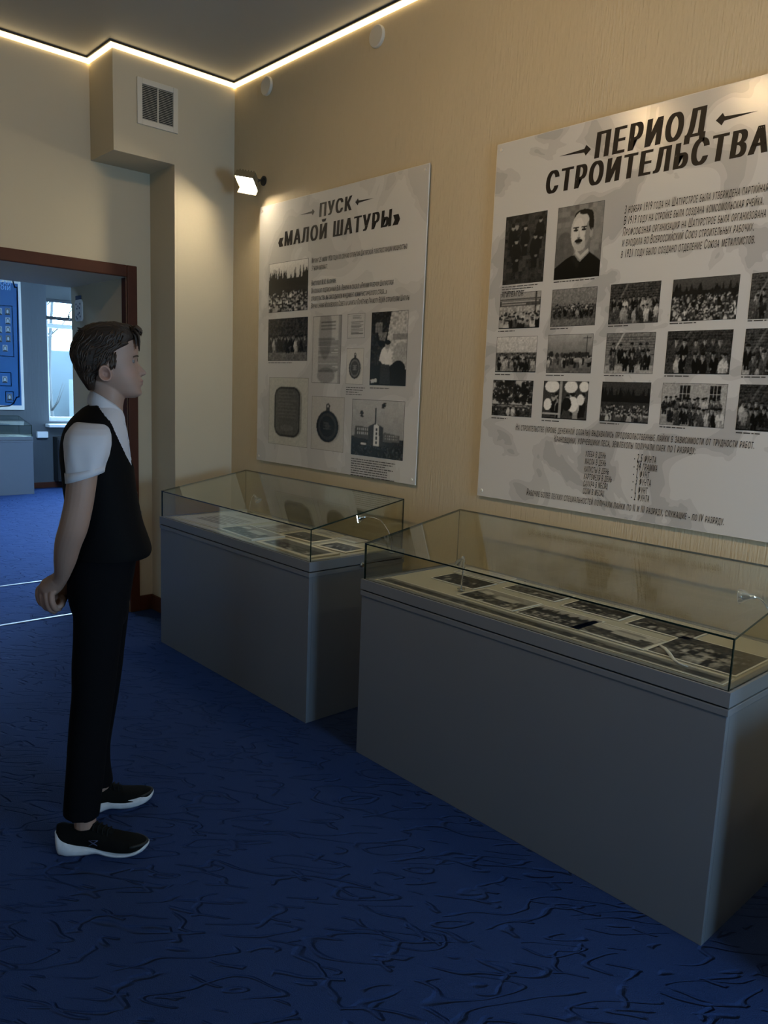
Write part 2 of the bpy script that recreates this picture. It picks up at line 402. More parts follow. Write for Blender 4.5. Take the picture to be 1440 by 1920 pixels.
for k in range(ns):
    o = link('slat', slat, e); o.location = (0, 0, -h2+fwid+(k+.5)*(2*h2-2*fwid)/ns)
# round covers high on the wall
for (x, z, lab) in ((.36, 3.228, 'round off-white wall cover near the room corner'), (1.322, 3.222, 'round off-white wall cover under the LED strip, farther from the corner')):
    o = MB().disc((0, 0, 0), (0, -1, 0), .052, .016, 48).build('wall_cover', WHITEP)
    o.location = (x, -.0005, z); tag(o, lab, 'cover', 'round wall covers')

# floodlight on the right wall
LP = np.array([.315, -.105, 2.690])
nrm = np.array([.12, -.50, -.86]); nrm /= np.linalg.norm(nrm)
e = empty('floodlight', tuple(LP), label='small square floodlight, switched on, bracketed high on the wall', cat='floodlight')
zax = Vector(nrm); xax = Vector((.80, .60, 0)); xax = (xax-zax*xax.dot(zax)).normalized(); yax = zax.cross(xax)
RM = Matrix((xax, yax, zax)).transposed()
def fl(mb, name, mm, bev=0):
    mb.v = [tuple(RM @ Vector(p)) for p in mb.v]
    return mb.build(name, mm, e, bev)
HOUS = mat('floodlight_grey', (.20, .17, .11), .5, metal=.3)
m = MB()
hw, hd = .062, .052
m.box((-hw, -hd, -.030), (hw, hd, -.004)); m.box((-hw, -hd, -.004), (-hw+.005, hd, .014)); m.box((hw-.005, -hd, -.004), (hw, hd, .014)); m.box((-hw, -hd, -.004), (hw, -hd+.005, .050)); m.box((-hw, hd-.005, -.004), (hw, hd, .014))  # taller wall-side rim added to keep the beam off the nearby wall
fl(m, 'housing', HOUS, .003)
m = MB()
for k in range(6): m.box((-hw+.012+k*.018, -hd+.008, -.044), (-hw+.017+k*.018, hd-.008, -.030))
fl(m, 'cooling_fins', HOUS)
fl(MB().box((-hw+.005, -hd+.005, -.003), (hw-.005, hd-.005, .001)), 'lit_glass', mat('floodlight_glow', (1, .95, .85), .4, emit=(1.0, .86, .60), estr=175))
m = MB(); hx = np.array([float(xax.x), float(xax.y), float(xax.z)])
A = hx*(hw+.008); wl = np.array([.02, -LP[1]-.004, .02])
m.tube([A-nrm*.012, A-nrm*.045+np.array([0, .02, 0]), wl+hx*.02], .0045, 8); m.tube([-A-nrm*.012, -A-nrm*.045+np.array([0, .02, 0]), wl-hx*.02], .0045, 8)
m.disc(wl+np.array([0, .004, 0]), (0, -1, 0), .028, .008, 24)
m.build('bracket', BLACKP, e)
# a second lamp of the same kind farther along, out of the picture
LP2 = np.array([5.0, -.105, 2.72])
e = empty('floodlight', tuple(LP2), label='second square floodlight farther right on the poster wall', cat='floodlight')
zax = Vector((-.25, -.45, -.84)).normalized(); xax = Vector((.80, -.2, 0)); xax = (xax-zax*xax.dot(zax)).normalized(); yax = zax.cross(xax); RM = Matrix((xax, yax, zax)).transposed()
m = MB(); m.box((-hw, -hd, -.030), (hw, hd, -.004)); fl(m, 'housing', HOUS, .003)
fl(MB().box((-hw+.005, -hd+.005, -.004), (hw-.005, hd-.005, .001)), 'lit_glass', MATS['floodlight_glow'])
MB().tube([(0, 0, 0), (0, .05, .03), (0, .1, .03)], .006, 8).build('bracket', BLACKP, e)

# ------------------------------------------------------------------ flat prints: small pictures painted as colours on a fine grid
class Pic:
    def __init__(s, w, h, v=.5, seed=0):
        s.w, s.h = w, h; s.a = np.full((h, w), float(v)); s.r = np.random.RandomState(seed)
        s.X, s.Y = np.meshgrid((np.arange(w)+.5)/w, 1-(np.arange(h)+.5)/h)      # Y up
        s.tint = (1.0, .97, .92)
    def blend(s, mk, v, al=1.0): s.a = s.a*(1-mk*al)+v*mk*al; return s
    def ell(s, cx, cy, rx, ry, v, al=1.0): return s.blend((((s.X-cx)/rx)**2+((s.Y-cy)/ry)**2 < 1).astype(float), v, al)
    def rect(s, x0, y0, x1, y1, v, al=1.0): return s.blend(((s.X > x0) & (s.X < x1) & (s.Y > y0) & (s.Y < y1)).astype(float), v, al)
    def poly(s, pts, v, al=1.0):
        ins = np.zeros_like(s.X, bool); n = len(pts)
        for i in range(n):
            (x1, y1), (x2, y2) = pts[i], pts[(i+1) % n]
            c = ((y1 > s.Y) != (y2 > s.Y))
            with np.errstate(divide='ignore', invalid='ignore'):
                xi = (x2-x1)*(s.Y-y1)/(y2-y1+1e-12)+x1
            ins ^= (c & (s.X < xi))
        return s.blend(ins.astype(float), v, al)
    def grad(s, v0, v1, y0=0, y1=1):
        t = np.clip((s.Y-y0)/(y1-y0+1e-9), 0, 1); mk = ((s.Y >= y0) & (s.Y <= y1)).astype(float); s.a = s.a*(1-mk)+(v0+(v1-v0)*t)*mk; return s
    def noise(s, amt, cell=1, y0=0, y1=1):
        gh, gw = max(2, s.h//cell+1), max(2, s.w//cell+1); n = s.r.rand(gh, gw)
        n = np.repeat(np.repeat(n, cell, 0), cell, 1); n = np.pad(n, ((0, max(0, s.h-n.shape[0])), (0, max(0, s.w-n.shape[1]))), 'edge')[:s.h, :s.w]
        mk = ((s.Y >= y0) & (s.Y <= y1)); s.a = s.a+(n-.5)*amt*mk; return s
    def trees(s, y0, y1, n, v=.08):
        for _ in range(n):
            x = s.r.rand(); h = y0+(y1-y0)*(.4+.6*s.r.rand()); wd = .02+.04*s.r.rand()
            s.poly([(x-wd, y0-.02), (x, h), (x+wd, y0-.02)], v+.08*s.r.rand(), .9)
        return s
    def people(s, y0, y1, n, hs=.05, dark=(.05, .35), light=.3, faces=.62, seated=False, full=True):
        """rows of figures, far ones first: coat, face, cap"""
        pts = sorted([(y0+(y1-y0)*s.r.rand(), s.r.rand()) for _ in range(n)], reverse=True)
        for y, x in pts:
            k = hs*(1+.45*(1-(y-y0)/(y1-y0+1e-6))); asp = s.h/s.w
            c = dark[0]+(dark[1]-dark[0])*s.r.rand() if s.r.rand() > light else .55+.35*s.r.rand()
            s.ell(x, y-k*2.2, k*1.25*asp, k*2.1, c, .95)
            if full: s.rect(x-k*.8*asp, y-k*5.5, x+k*.8*asp, y-k*2.5, c*.8, .9)
            s.ell(x, y, k*.62*asp, k*.85, faces*(.75+.4*s.r.rand()), .95)
            s.ell(x, y+k*.72, k*.66*asp, k*.40, .06+.2*s.r.rand(), .95)
        return s
    def lines(s, x0, x1, y0, y1, n, v=.2, al=.75):
        for i in range(n):
            y = y1-(y1-y0)*(i+.5)/n; e = x1-(x1-x0)*.35*s.r.rand()*(s.r.rand() > .6)
            s.rect(x0, y-.22*(y1-y0)/n, e, y+.22*(y1-y0)/n, v, al*(.6+.4*s.r.rand()))
        return s
    def border(s, v=.03, px=1.5):
        bx, by = px/s.w, px/s.h
        mk = ((s.X < bx) | (s.X > 1-bx) | (s.Y < by) | (s.Y > 1-by)).astype(float); return s.blend(mk, v)
    def blur(s):
        p = np.pad(s.a, 1, 'edge'); s.a = (p[1:-1, 1:-1]*4+p[:-2, 1:-1]+p[2:, 1:-1]+p[1:-1, :-2]+p[1:-1, 2:])/8; return s
    def mesh(s, name, W, H, flat='y', gain=1.0):
        """grid W x H metres; flat 'y': upright facing -y, 'z': lying facing +z"""
        w, h = s.w, s.h
        gx, gz = np.meshgrid(np.linspace(0, W, w), np.linspace(H, 0, h))
        P = np.zeros((h*w, 3)); P[:, 0] = gx.ravel()
        P[:, 2 if flat == 'y' else 1] = gz.ravel()
        idx = np.arange(h*w).reshape(h, w)
        F = np.stack([idx[1:, :-1], idx[1:, 1:], idx[:-1, 1:], idx[:-1, :-1]], -1).reshape(-1, 4)
        me = bpy.data.meshes.new(name); me.vertices.add(h*w); me.vertices.foreach_set('co', P.ravel())
        me.loops.add(F.size); me.loops.foreach_set('vertex_index', F.ravel()); me.polygons.add(len(F))
        me.polygons.foreach_set('loop_start', np.arange(0, F.size, 4)); me.polygons.foreach_set('loop_total', np.full(len(F), 4)); me.update(calc_edges=True)
        g = np.clip(s.a, 0, 1).ravel()**2.2*gain; c = np.ones((h*w, 4)); 
        for i in range(3): c[:, i] = g*s.tint[i]
        at = me.color_attributes.new('Col', 'FLOAT_COLOR', 'POINT'); at.data.foreach_set('color', c.ravel())
        return me

def pic_crowd(w, h, seed, sky=.75, trees=True, n=90, base=.2, light=.35, hs=.035, y=(.05, .5)):
    p = Pic(w, h, base, seed); p.grad(sky*.8, sky, .62, 1)
    if trees: p.rect(0, .45, 1, .66, .08).trees(.6, .92, 26, .05)
    p.rect(0, 0, 1, y[1]+.08, base); p.noise(.12, 2, 0, y[1]); p.people(y[0], y[1], n, hs, light=light, full=False); return p.noise(.1).blur().border()
def pic_group(w, h, seed, bgv=.3, n=14, hs=.06, planks=True, light=.12, win=False, rows=2, floor=.3, y0=.42, dy=.14, sky=None):
    p = Pic(w, h, bgv, seed)
    if sky: p.grad(sky*.9, sky, .55, 1)
    if planks:
        for i in range(9): p.rect(0, .45+i*.06, 1, .455+i*.06+.008, bgv*.6)
        p.poly([(.1, .4), (.35, 1), (.39, 1), (.14, .4)], bgv*1.9, .6)
    if win:
        for x in (.28, .74):
            p.rect(x, .55, x+.16, .95, .12)
            for q in range(1, 3): p.rect(x+q*.053-.004, .55, x+q*.053+.004, .95, .75); 
            p.rect(x, .74, x+.16, .76, .75)
    p.rect(0, 0, 1, .2, floor); p.noise(.1, 3)
    for r in range(rows):
        yy = y0+(rows-1-r)*dy; k = hs*(1+.1*r); m_ = n//rows+1; asp = h/w
        for i in range(m_):
            x = .06+.88*(i+.5+.5*(p.r.rand()-.5)+.25*(r % 2))/m_; c = .05+.24*p.r.rand()**1.5 if p.r.rand() > light else .55+.25*p.r.rand(); j = (p.r.rand()-.5)*.05
            x += (p.r.rand()-.5)*.05; j += (p.r.rand()-.5)*.06; kk = k; k = k*(.85+.3*p.r.rand()); tl = (p.r.rand()-.5)*k*.5
            p.ell(x+tl, yy+j-k*2.5, k*1.45*asp, k*2.2, c, .96); p.rect(x+tl-k*asp, yy+j-k*5.6, x+tl-k*.12*asp, yy+j-k*2.6, c*.8, .95); p.rect(x+tl+k*.12*asp, yy+j-k*5.6, x+tl+k*asp, yy+j-k*2.6, c*.7, .95)
            p.poly([(x-k*.35*asp, yy+j-k*.8), (x+k*.35*asp, yy+j-k*.8), (x+tl, yy+j-k*1.9)], .35+.4*p.r.rand(), .7)
            p.ell(x+tl+k*.9*asp*(1 if p.r.rand() > .5 else -1), yy+j-k*3.6, k*.3*asp, k*.35, .5, .8)
            p.ell(x, yy+j-k*.05, k*.62*asp, k*.92, .42+.25*p.r.rand()); p.ell(x+k*.25*asp, yy+j-k*.1, k*.3*asp, k*.7, .3, .6); p.ell(x, yy+j+k*.82, k*.72*asp, k*.42, .05+.2*p.r.rand()*p.r.rand()); p.ell(x, yy+j+k*.12, k*.42*asp, k*.1, .15, .7); k = kk
    return p.noise(.16).noise(.08, 2).blur().border()
def pic_portrait(w, h, seed):
    p = Pic(w, h, .46, seed); p.noise(.12, 9).ell(.2, .35, .22, .3, .3, .6).ell(.95, .75, .3, .3, .55, .5); p.blur(); p.blur()
    p.poly([(0, 0), (0, .16), (.25, .28), (.42, .33), (.72, .36), (.95, .24), (1, .2), (1, 0)], .04)
    p.poly([(.40, .32), (.47, .46), (.72, .46), (.74, .33), (.56, .22)], .52)
    p.ell(.58, .84, .20, .085, .07).ell(.73, .72, .07, .17, .06)
    p.ell(.53, .635, .21, .265, .74).ell(.48, .60, .13, .22, .82, .7).ell(.70, .56, .07, .2, .42, .7).poly([(.38, .5), (.42, .38), (.62, .38), (.68, .5)], .62, .6)
    p.ell(.76, .60, .035, .065, .6)
    p.ell(.62, .885, .13, .03, .08).poly([(.70, .84), (.77, .70), (.76, .62), (.70, .70)], .05)
    for x in (.43, .60): p.ell(x, .655, .05, .016, .15).ell(x, .69, .065, .012, .12).ell(x, .655, .016, .018, .03)
    p.poly([(.50, .66), (.47, .55), (.53, .545)], .62, .7).ell(.50, .545, .035, .012, .35)
    p.ell(.50, .508, .085, .024, .07).ell(.50, .475, .05, .012, .42)
    p.poly([(.42, .33), (.55, .22), (.52, .12), (.38, .25)], .10).poly([(.44, .34), (.56, .25), (.73, .35), (.72, .40), (.56, .31), (.46, .40)], .75, .85)
    return p.noise(.06).blur().border(.05, 1)
def pic_street(w, h, seed):
    p = Pic(w, h, .5, seed); p.grad(.42, .66, .45, 1); p.noise(.06, 6); p.blur()
    for i in range(26): p.ell(p.r.rand(), .44+.05*p.r.rand(), .04, .05+.04*p.r.rand(), .12+.12*p.r.rand(), .9)
    p.rect(.86, .3, .87, .95, .12).rect(.78, .88, .95, .9, .15); p.rect(0, 0, 1, .36, .40); p.noise(.14, 4, 0, .36)
    p.people(.36, .44, 30, .03, light=.2); p.ell(.7, .34, .10, .06, .7, .6).ell(.92, .33, .08, .06, .68, .6)
    return p.noise(.08).blur().border()
def pic_trees(w, h, seed):
    p = Pic(w, h, .72, seed)
    for i in range(120):
        x, y_ = p.r.rand(), .4+.6*p.r.rand(); p.ell(x, y_, .06, .08, .05+.15*p.r.rand(), .8)
    for i in range(50): p.ell(p.r.rand(), .35+.65*p.r.rand(), .012, .018, .75, .8)
    p.rect(0, 0, 1, .34, .22); p.rect(.15, .26, .9, .32, .55, .7); p.noise(.3, 2, 0, .34); p.people(.15, .3, 8, .04)
    return p.noise(.15).blur().border()
def pic_canteen(w, h, seed):
    p = Pic(w, h, .25, seed)
    p.ell(.2, .85, .16, .16, .92).ell(.62, .85, .14, .16, .9).ell(.9, .86, .1, .14, .9)
    p.people(.45, .62, 16, .07, light=.35); p.ell(.12, .38, .09, .16, .92).ell(.68, .4, .12, .2, .93).ell(.84, .52, .08, .14, .9)
    p.ell(.55, .4, .1, .17, .12); p.rect(.37, 0, .43, 1, .62).rect(.36, 0, .375, 1, .15).rect(0, .12, .4, .16, .7)
    return p.noise(.1).blur().border()
def pic_banner(w, h, seed):
    p = Pic(w, h, .62, seed); p.rect(0, .62, 1, .78, .3).lines(.05, .95, .64, .77, 2, .8, .8); p.rect(.86, 0, .9, 1, .25).rect(0, .80, 1, .82, .3)
    p.noise(.25, 3, .4, .62); p.people(.15, .42, 40, .055, light=.45); return p.noise(.12).blur().border()
def pic_manwhite(w, h, seed):
    p = Pic(w, h, .7, seed); p.noise(.12, 4); p.poly([(0, 1), (0, .25), (.35, .2), (.45, .6), (.55, 1)], .14); p.poly([(.12, .86), (.32, .86), (.32, .72), (.12, .72)], .55, .8)
    p.poly([(.2, .72), (.45, .72), (.4, .6), (.25, .62)], .6, .7).noise(.2, 3, .2, 1); p.rect(.6, .62, 1, .7, .4, .6); p.ell(.85, .45, .2, .14, .6, .6)
    p.poly([(0, 0), (0, .25), (.5, .3), (1, .22), (1, 0)], .10); p.ell(.78, .24, .18, .1, .05)
    p.ell(.44, .40, .16, .13, .88).poly([(.28, .42), (.25, .34), (.42, .3), (.44, .36)], .85).poly([(.56, .46), (.62, .30), (.54, .26), (.5, .36)], .86)
    p.ell(.47, .545, .065, .055, .6).ell(.48, .585, .07, .03, .08); p.poly([(.42, .5), (.54, .5), (.48, .44)], .75); p.poly([(.30, .30), (.55, .28), (.58, .02), (.28, .02)], .2); p.poly([(.02, .08), (.2, .1), (.22, .05), (.05, .03)], .75)
    return p.noise(.08).blur().border()
def pic_doc(w, h, seed, stain=True, n=24):
    p = Pic(w, h, .74, seed)
    if stain: p.ell(.45, .75, .22, .4, .42, .5).ell(.5, .12, .3, .12, .35, .45).rect(.9, 0, 1, 1, .35, .4); p.blur().blur().blur()
    p.lines(.22, .9, .16, .68, n, .22, .8).lines(.3, .8, .78, .92, 3, .25, .7)
    return p.noise(.07).blur().border(.12, 1.5)
def pic_medal(w, h, seed, dark=.2, bgv=.78, ring=True):
    p = Pic(w, h, bgv, seed); p.ell(.55, .43, .33, .28, bgv*.72, .5).blur()
    p.rect(.46, .70, .56, .82, .25).ell(.51, .82, .06, .05, .25).ell(.51, .82, .025, .025, bgv)
    p.ell(.5, .45, .33, .29, dark*.8).ell(.5, .45, .28, .245, dark*1.5).ell(.5, .45, .22, .19, dark).lines(.38, .62, .38, .54, 3, dark*2.4, .6).ell(.5, .45, .07, .06, dark*1.9, .6)
    p.tint = (1, .95, .86)
    return p.noise(.06).blur().border(.45, 1)
def pic_plaque(w, h, seed):
    p = Pic(w, h, .74, seed)
    def rr(x0, y0, x1, y1, r, v):
        k = np.maximum(np.abs(p.X-(x0+x1)/2)-(x1-x0)/2+r, 0)**2*1.0+(np.maximum(np.abs(p.Y-(y0+y1)/2)-(y1-y0)/2+r*.7, 0)/.7)**2
        p.blend((k < r*r).astype(float), v)
    rr(.17, .13, .84, .86, .2, .55); p.blur(); rr(.16, .13, .80, .86, .19, .24); rr(.19, .155, .77, .835, .17, .36)
    p.lines(.25, .7, .4, .78, 8, .46, .6).ell(.48, .26, .16, .05, .44, .6); p.tint = (1, .98, .86)
    return p.noise(.06, 2).blur().border(.45, 1)
def pic_building(w, h, seed):
    p = Pic(w, h, .66, seed); p.grad(.56, .7, .2, 1).noise(.04, 8); p.rect(0, .0, 1, .34, .16)
    p.poly([(.06, .32), (.08, .53), (.35, .51), (.35, .3)], .30); p.poly([(.62, .42), (.64, .45), (.92, .41), (.92, .3), (.6, .28)], .36)
    for r in range(2):
        for k in range(6): p.rect(.12+k*.038, .38+r*.07, .14+k*.038, .43+r*.07, .7); 
        for k in range(7): p.rect(.66+k*.035, .33+r*.05, .675+k*.035, .36+r*.05, .7)
    p.poly([(.34, .22), (.34, .53), (.47, .60), (.62, .53), (.62, .2)], .22); p.poly([(.44, .2), (.44, .55), (.48, .60), (.54, .55), (.55, .2)], .84)
    for k in range(4): p.rect(.475, .24+k*.075, .515, .29+k*.075, .2)
    p.poly([(.455, .57), (.463, .86), (.475, .86), (.482, .57)], .1); p.rect(.715, .44, .722, .62, .12)
    for x, y_ in ((.2, .74), (.62, .9)):
        p.rect(x-.003, y_-.2, x+.003, y_+.04, .2, .7)
        for k in range(9): p.ell(x+.04*(p.r.rand()-.5), y_+.1*(p.r.rand()-.5), .025, .014, .1, .8)
    p.poly([(0, 0), (0, .26), (.62, .12), (.78, 0)], .10); p.noise(.3, 2, 0, .2); p.ell(.25, .22, .06, .02, .8)
    return p.noise(.07).blur().border()
def pic_sitting(w, h, seed):
    p = Pic(w, h, .2, seed); p.noise(.12, 6); p.people(.82, .84, 1, .05)
    for (x, y_, k) in ((.2, .82, .05), (.5, .80, .05), (.85, .88, .05), (.3, .62, .055), (.75, .66, .055)):
        p.ell(x, y_-k*3, k*2.2, k*3, .11).rect(x-k*1.2, y_-k*8, x+k*1.2, y_-k*3, .1); p.ell(x, y_, k*.8, k*.75, .55).ell(x, y_+k*.5, k*.85, k*.4, .06)
        p.ell(x+k*.6, y_-k*5, k*.7, k*.35, .45)
    return p.noise(.1).blur().border()
def pic_landscape(w, h, seed, house=False, sky=.6):
    p = Pic(w, h, .3, seed); p.grad(sky*.9, sky, .5, 1); p.noise(.06, 5, .5, 1); 
    for i in range(40): p.ell(p.r.rand(), .5+.06*p.r.rand(), .04, .03+.05*p.r.rand(), .14+.12*p.r.rand(), .9)
    p.rect(0, 0, 1, .48, .26); p.noise(.22, 3, 0, .5); p.noise(.15, 7, 0, .5)
    if house: p.rect(.42, .45, .8, .72, .7).poly([(.4, .72), (.45, .85), (.78, .85), (.83, .72)], .55); p.ell(.2, .7, .1, .1, .75)
    p.people(.1, .4, 14, .05, light=.25); p.tint = (1, .96, .86)
    return p.noise(.1).blur().border(.65, 2)

GLY = {}
def raw_text(t):
    cu = bpy.data.curves.new('lettering', 'FONT'); cu.body = t; cu.dimensions = '2D'; cu.fill_mode = 'FRONT'; cu.size = 1.0; cu.resolution_u = 3
    o = bpy.data.objects.new('tmp_text', cu); COL.objects.link(o); me = eval_mesh(o); bpy.data.objects.remove(o); bpy.data.curves.remove(cu)
    v = np.zeros(len(me.vertices)*3); me.vertices.foreach_get('co', v); F = [tuple(p.vertices) for p in me.polygons]; bpy.data.meshes.remove(me)
    return v.reshape(-1, 3), F
def glyph(c):
    """outline, faces and advance of one character"""
    if c not in GLY:
        v, F = raw_text('H'+c+'H'); v0, _ = raw_text('HH'); adv = v[:, 0].max()-v0[:, 0].max()
        g, F = raw_text(c) if c != ' ' else (np.zeros((0, 3)), [])
        GLY[c] = (g, F, adv)
    return GLY[c]
CAPH = .727
def lettering(parent, s, x0, x1, z0, cap, y, matl=None, small=True, bold=.012, shear=.06, xs=None, only=None, track=.11, name='lettering', axis='x'):
    """text on an upright sheet; x0..x1 fitted, z0 baseline, cap height in metres; coordinates local to parent; lower case becomes small capitals"""
    pen = 0.0; V = []; F = []; FC = []; n = 0
    for ci, ch in enumerate(s):
        k = .80 if (small and ch.islower()) else 1.0
        g, f, adv = glyph(ch.upper() if small else ch)
        if len(g):
            for bi, dx in enumerate((0,) if not bold else (-bold, 0, bold)):
                q = g.copy(); q[:, 2] = bi*.00025; q[:, 0] = pen+g[:, 0]*k+dx; q[:, 1] = g[:, 1]*k; V.append(q); F += [tuple(i+n for i in t) for t in f]; FC += [ci]*len(f); n += len(q)
        pen += adv*k+track*k
    v = np.concatenate(V); mn, mx = v[:, 0].min(), v[:, 0].max()
    if only is not None:                                   # lay out the whole line, keep one word
        F = [t for t, c_ in zip(F, FC) if only[0] <= c_ < only[1]]; us = sorted({i for t in F for i in t}); mp_ = {i: j for j, i in enumerate(us)}; v = v[us]; F = [tuple(mp_[i] for i in t) for t in F]
    if xs is None: xs = (x1-x0)/(mx-mn)
    zs = cap/CAPH; X = x0+(v[:, 0]-mn)*xs+v[:, 1]*zs*shear; Z = z0+v[:, 1]*zs
    P = np.stack([X, y-v[:, 2], Z], -1) if axis == 'x' else np.stack([y+v[:, 2], X, Z], -1)
    me = bpy.data.meshes.new(name); me.from_pydata([tuple(map(float, p)) for p in P], [], F); me.update()
    link(name, me, parent, [matl or INK])
    return xs

def wallpt(u, v, y=0.0):
    p = on(u, v, 1, y); return p[0], p[2]

def make_poster(x0, x1, z0, z1, label, matl, nm='exhibition_poster'):
    e = empty(nm, ((x0+x1)/2, -.0015, z0), label=label, cat='poster')
    cx = (x0+x1)/2
    o = box('panel', (x0-cx, -.016, 0), (x1-cx, -.011, z1-z0), PANEL, e)
    sh = MB().add([(x0-cx+.002, -.0164, .002), (x1-cx-.002, -.0164, .002), (x1-cx-.002, -.0164, z1-z0-.002), (x0-cx+.002, -.0164, z1-z0-.002)], [(0, 1, 2, 3)]).build('printed_sheet', matl, e)
    for (a, b) in ((x0+.025, .025), (x1-.025, .025), (x0+.025, z1-z0-.025), (x1-.025, z1-z0-.025)):
        m = MB(); m.disc((a-cx, -.011, b), (0, -1, 0), .008, .009, 16, 0); m.tube([(a-cx, 0, b), (a-cx, -.012, b)], .004, 8); m.build('pin', WHITEP, e)
    return e, cx, z0
def photo_on(e, cx, z0, quad, pic, name='photo', y=-.0170):
    pts = [wallpt(*q, -.016) for q in quad]
    xa = (pts[0][0]+pts[3][0])/2; xb = (pts[1][0]+pts[2][0])/2; za = (pts[2][1]+pts[3][1])/2; zb = (pts[0][1]+pts[1][1])/2
    o = link(name, pic.mesh(name, xb-xa, zb-za), e, [PRINT]); o.location = (xa-cx, y, za-z0)
    return xa, xb, za, zb
def caption(e, cx, z0, u0, v0, u1, n, dz=.011, hgt=.004, seed=0):
    r = np.random.RandomState(seed); m = MB(); xa, za = wallpt(u0, v0, -.016); xb, _ = wallpt(u1, v0, -.016)
    for k in range(n):
        x = xa; end = xb-(xb-xa)*.4*r.rand()*(k > 0); z = za-k*dz
        while x < end:
            L = .006+.03*r.rand(); m.add([(x-cx, -.0170, z-z0), (min(x+L, end)-cx, -.0170, z-z0), (min(x+L, end)-cx, -.0170, z+hgt-z0), (x-cx, -.0170, z+hgt-z0)], [(0, 1, 2, 3)]); x += L+.004
    m.build('caption', INKG, e)
def dart(e, cx, z0, tip, base_, hw_):
    (xt, zt), (xb, zb) = wallpt(*tip, -.016), wallpt(*base_, -.016); z = (zt+zb)/2; d_ = 1 if xb > xt else -1; k = hw_
    pts = [(xt, z), (xb-d_*k*1.3, z-k*.35), (xb-d_*k*.9, z-k), (xb+d_*k*.2, z), (xb-d_*k*.9, z+k), (xb-d_*k*1.3, z+k*.35)]
    if d_ < 0: pts = pts[::-1]
    MB().add([(p[0]-cx, -.0170, p[1]-z0) for p in pts], [tuple(range(6))]).build('arrow_ornament', INK, e)

# ---- poster 1
e, cx, z0 = make_poster(.3254, 1.7392, 1.0511, 2.5577, 'white exhibition poster headed ПУСК «МАЛОЙ ШАТУРЫ» with medals and a power station photo',
                        poster_mat('poster_print_a', (.50, .485, .465), (.60, .585, .56), 2.2, .52))
def T(s, uv0, uv1, cap, **k):
    a = wallpt(*uv0, -.016); b = wallpt(*uv1, -.016)
    return lettering(e, s, a[0]-cx, (b[0]-cx) if 'xs' not in k else None, a[1]-z0, cap, -.0170, **k)
T('ПУСК', (599, 407.5), (660, 395), .072, small=False, bold=.075, track=.15)
for wd in ((0, 6), (7, 14)): T('«МАЛОЙ ШАТУРЫ»', (522, 464), (750, 425), .080, small=False, bold=.075, track=.15, only=wd)
dart(e, cx, z0, (563, 402.5), (590, 398), .017); dart(e, cx, z0, (702, 372), (668, 379), .017)
T('Митинг 25 июля 1920 года по случаю открытия Шатурской электростанции мощностью', (585, 494), (764, 468), .029, bold=.030)
T('5 тысяч киловатт.', (585, 508), (615, 504), .029, bold=.030)
T('Выступил М.И. Калинин.', (584.5, 536), (631, 530), .029, bold=.030)
T('Он показал подписанный В.И. Ленина и сказал: «Руками рабочих Шатурстроя', (584, 550.5), (738, 534), .029, bold=.030)
T('строительства мы закладываем фундамент коммунистического строя...»', (584, 564.5), (726, 550), .029, bold=.030)
T('Вручил знамя Московского Совета и зачитал Почётную Грамоту ВЦИК строителям Шатуры', (584, 578.5), (768, 563), .029, bold=.030)
photo_on(e, cx, z0, [(505.5, 495.5), (579, 484), (577.5, 581), (504, 587)], pic_crowd(84, 76, 1, .85, True, 130, .15, .45, .032, (.03, .42)))
photo_on(e, cx, z0, [(504, 599), (577.5, 594), (577, 676), (503, 677)], pic_group(84, 60, 2, .22, 12, .055, False, .15, False, 1, .42, .55))
photo_on(e, cx, z0, [(587, 594), (641, 590), (639, 719), (586, 718)], pic_doc(60, 100, 3), 'document_print')
photo_on(e, cx, z0, [(652.5, 589), (685.5, 587), (684, 634), (652, 634)], pic_doc(40, 48, 4, False, 9), 'document_print')
photo_on(e, cx, z0, [(697.5, 585.5), (767, 582), (761, 724), (694, 722)], pic_manwhite(76, 112, 5))
photo_on(e, cx, z0, [(650.5, 653), (683, 653), (681, 721), (649.5, 720)], pic_medal(44, 64, 6, .28))
photo_on(e, cx, z0, [(504, 707), (578, 709), (577.5, 840), (505.5, 831)], pic_plaque(84, 100, 7))
photo_on(e, cx, z0, [(585, 742.5), (647, 745), (644, 849), (584, 841)], pic_medal(66, 80, 8, .16, .72))
photo_on(e, cx, z0, [(661, 748), (760, 752.5), (756, 864), (659, 852)], pic_building(100, 84, 9))
caption(e, cx, z0, 659, 860, 742, 8, .0125, .005, 1); caption(e, cx, z0, 649.5, 727, 685, 4, .012, .004, 2); caption(e, cx, z0, 694, 728, 731, 1, .012, .004, 3); caption(e, cx, z0, 504, 681, 548, 1, .01, .004, 4)

# ---- poster 2
e, cx, z0 = make_poster(2.1425, 3.575, 1.0520, 2.5577, 'large white exhibition poster headed ПЕРИОД СТРОИТЕЛЬСТВА with rows of old photographs',
                        poster_mat('poster_print_b', (.43, .42, .41), (.58, .57, .555), 3.4, .48))
T('ПЕРИОД', (1114.5, 298), (1322, 262), .094, small=False, bold=.080, track=.16)
a = wallpt(1022, 367, -.016); cc = (wallpt(1114.5, 298)[0]+wallpt(1322, 262)[0])/2
lettering(e, 'СТРОИТЕЛЬСТВА', a[0]-cx, (2*cc-a[0])-cx+.015, a[1]-z0+.004, .086, -.0170, small=False, bold=.080, track=.16)
dart(e, cx, z0, (1049, 293), (1107, 281), .020); dart(e, cx, z0, (1422.6, 209), (1345, 225), .020)
xs = T('и входила во Всероссийский Союз строительных рабочих.', (1166.7, 463), (1413, 439), .031)
T('3 ноября 1919 года на Шатурстрое была утверждена партийная ячейка.', (1171.7, 401), None or (0, 0), .031, xs=xs)
T('В 1919 году на стройке была создана комсомольская ячейка.', (1170, 422), (0, 0), .031, xs=xs)
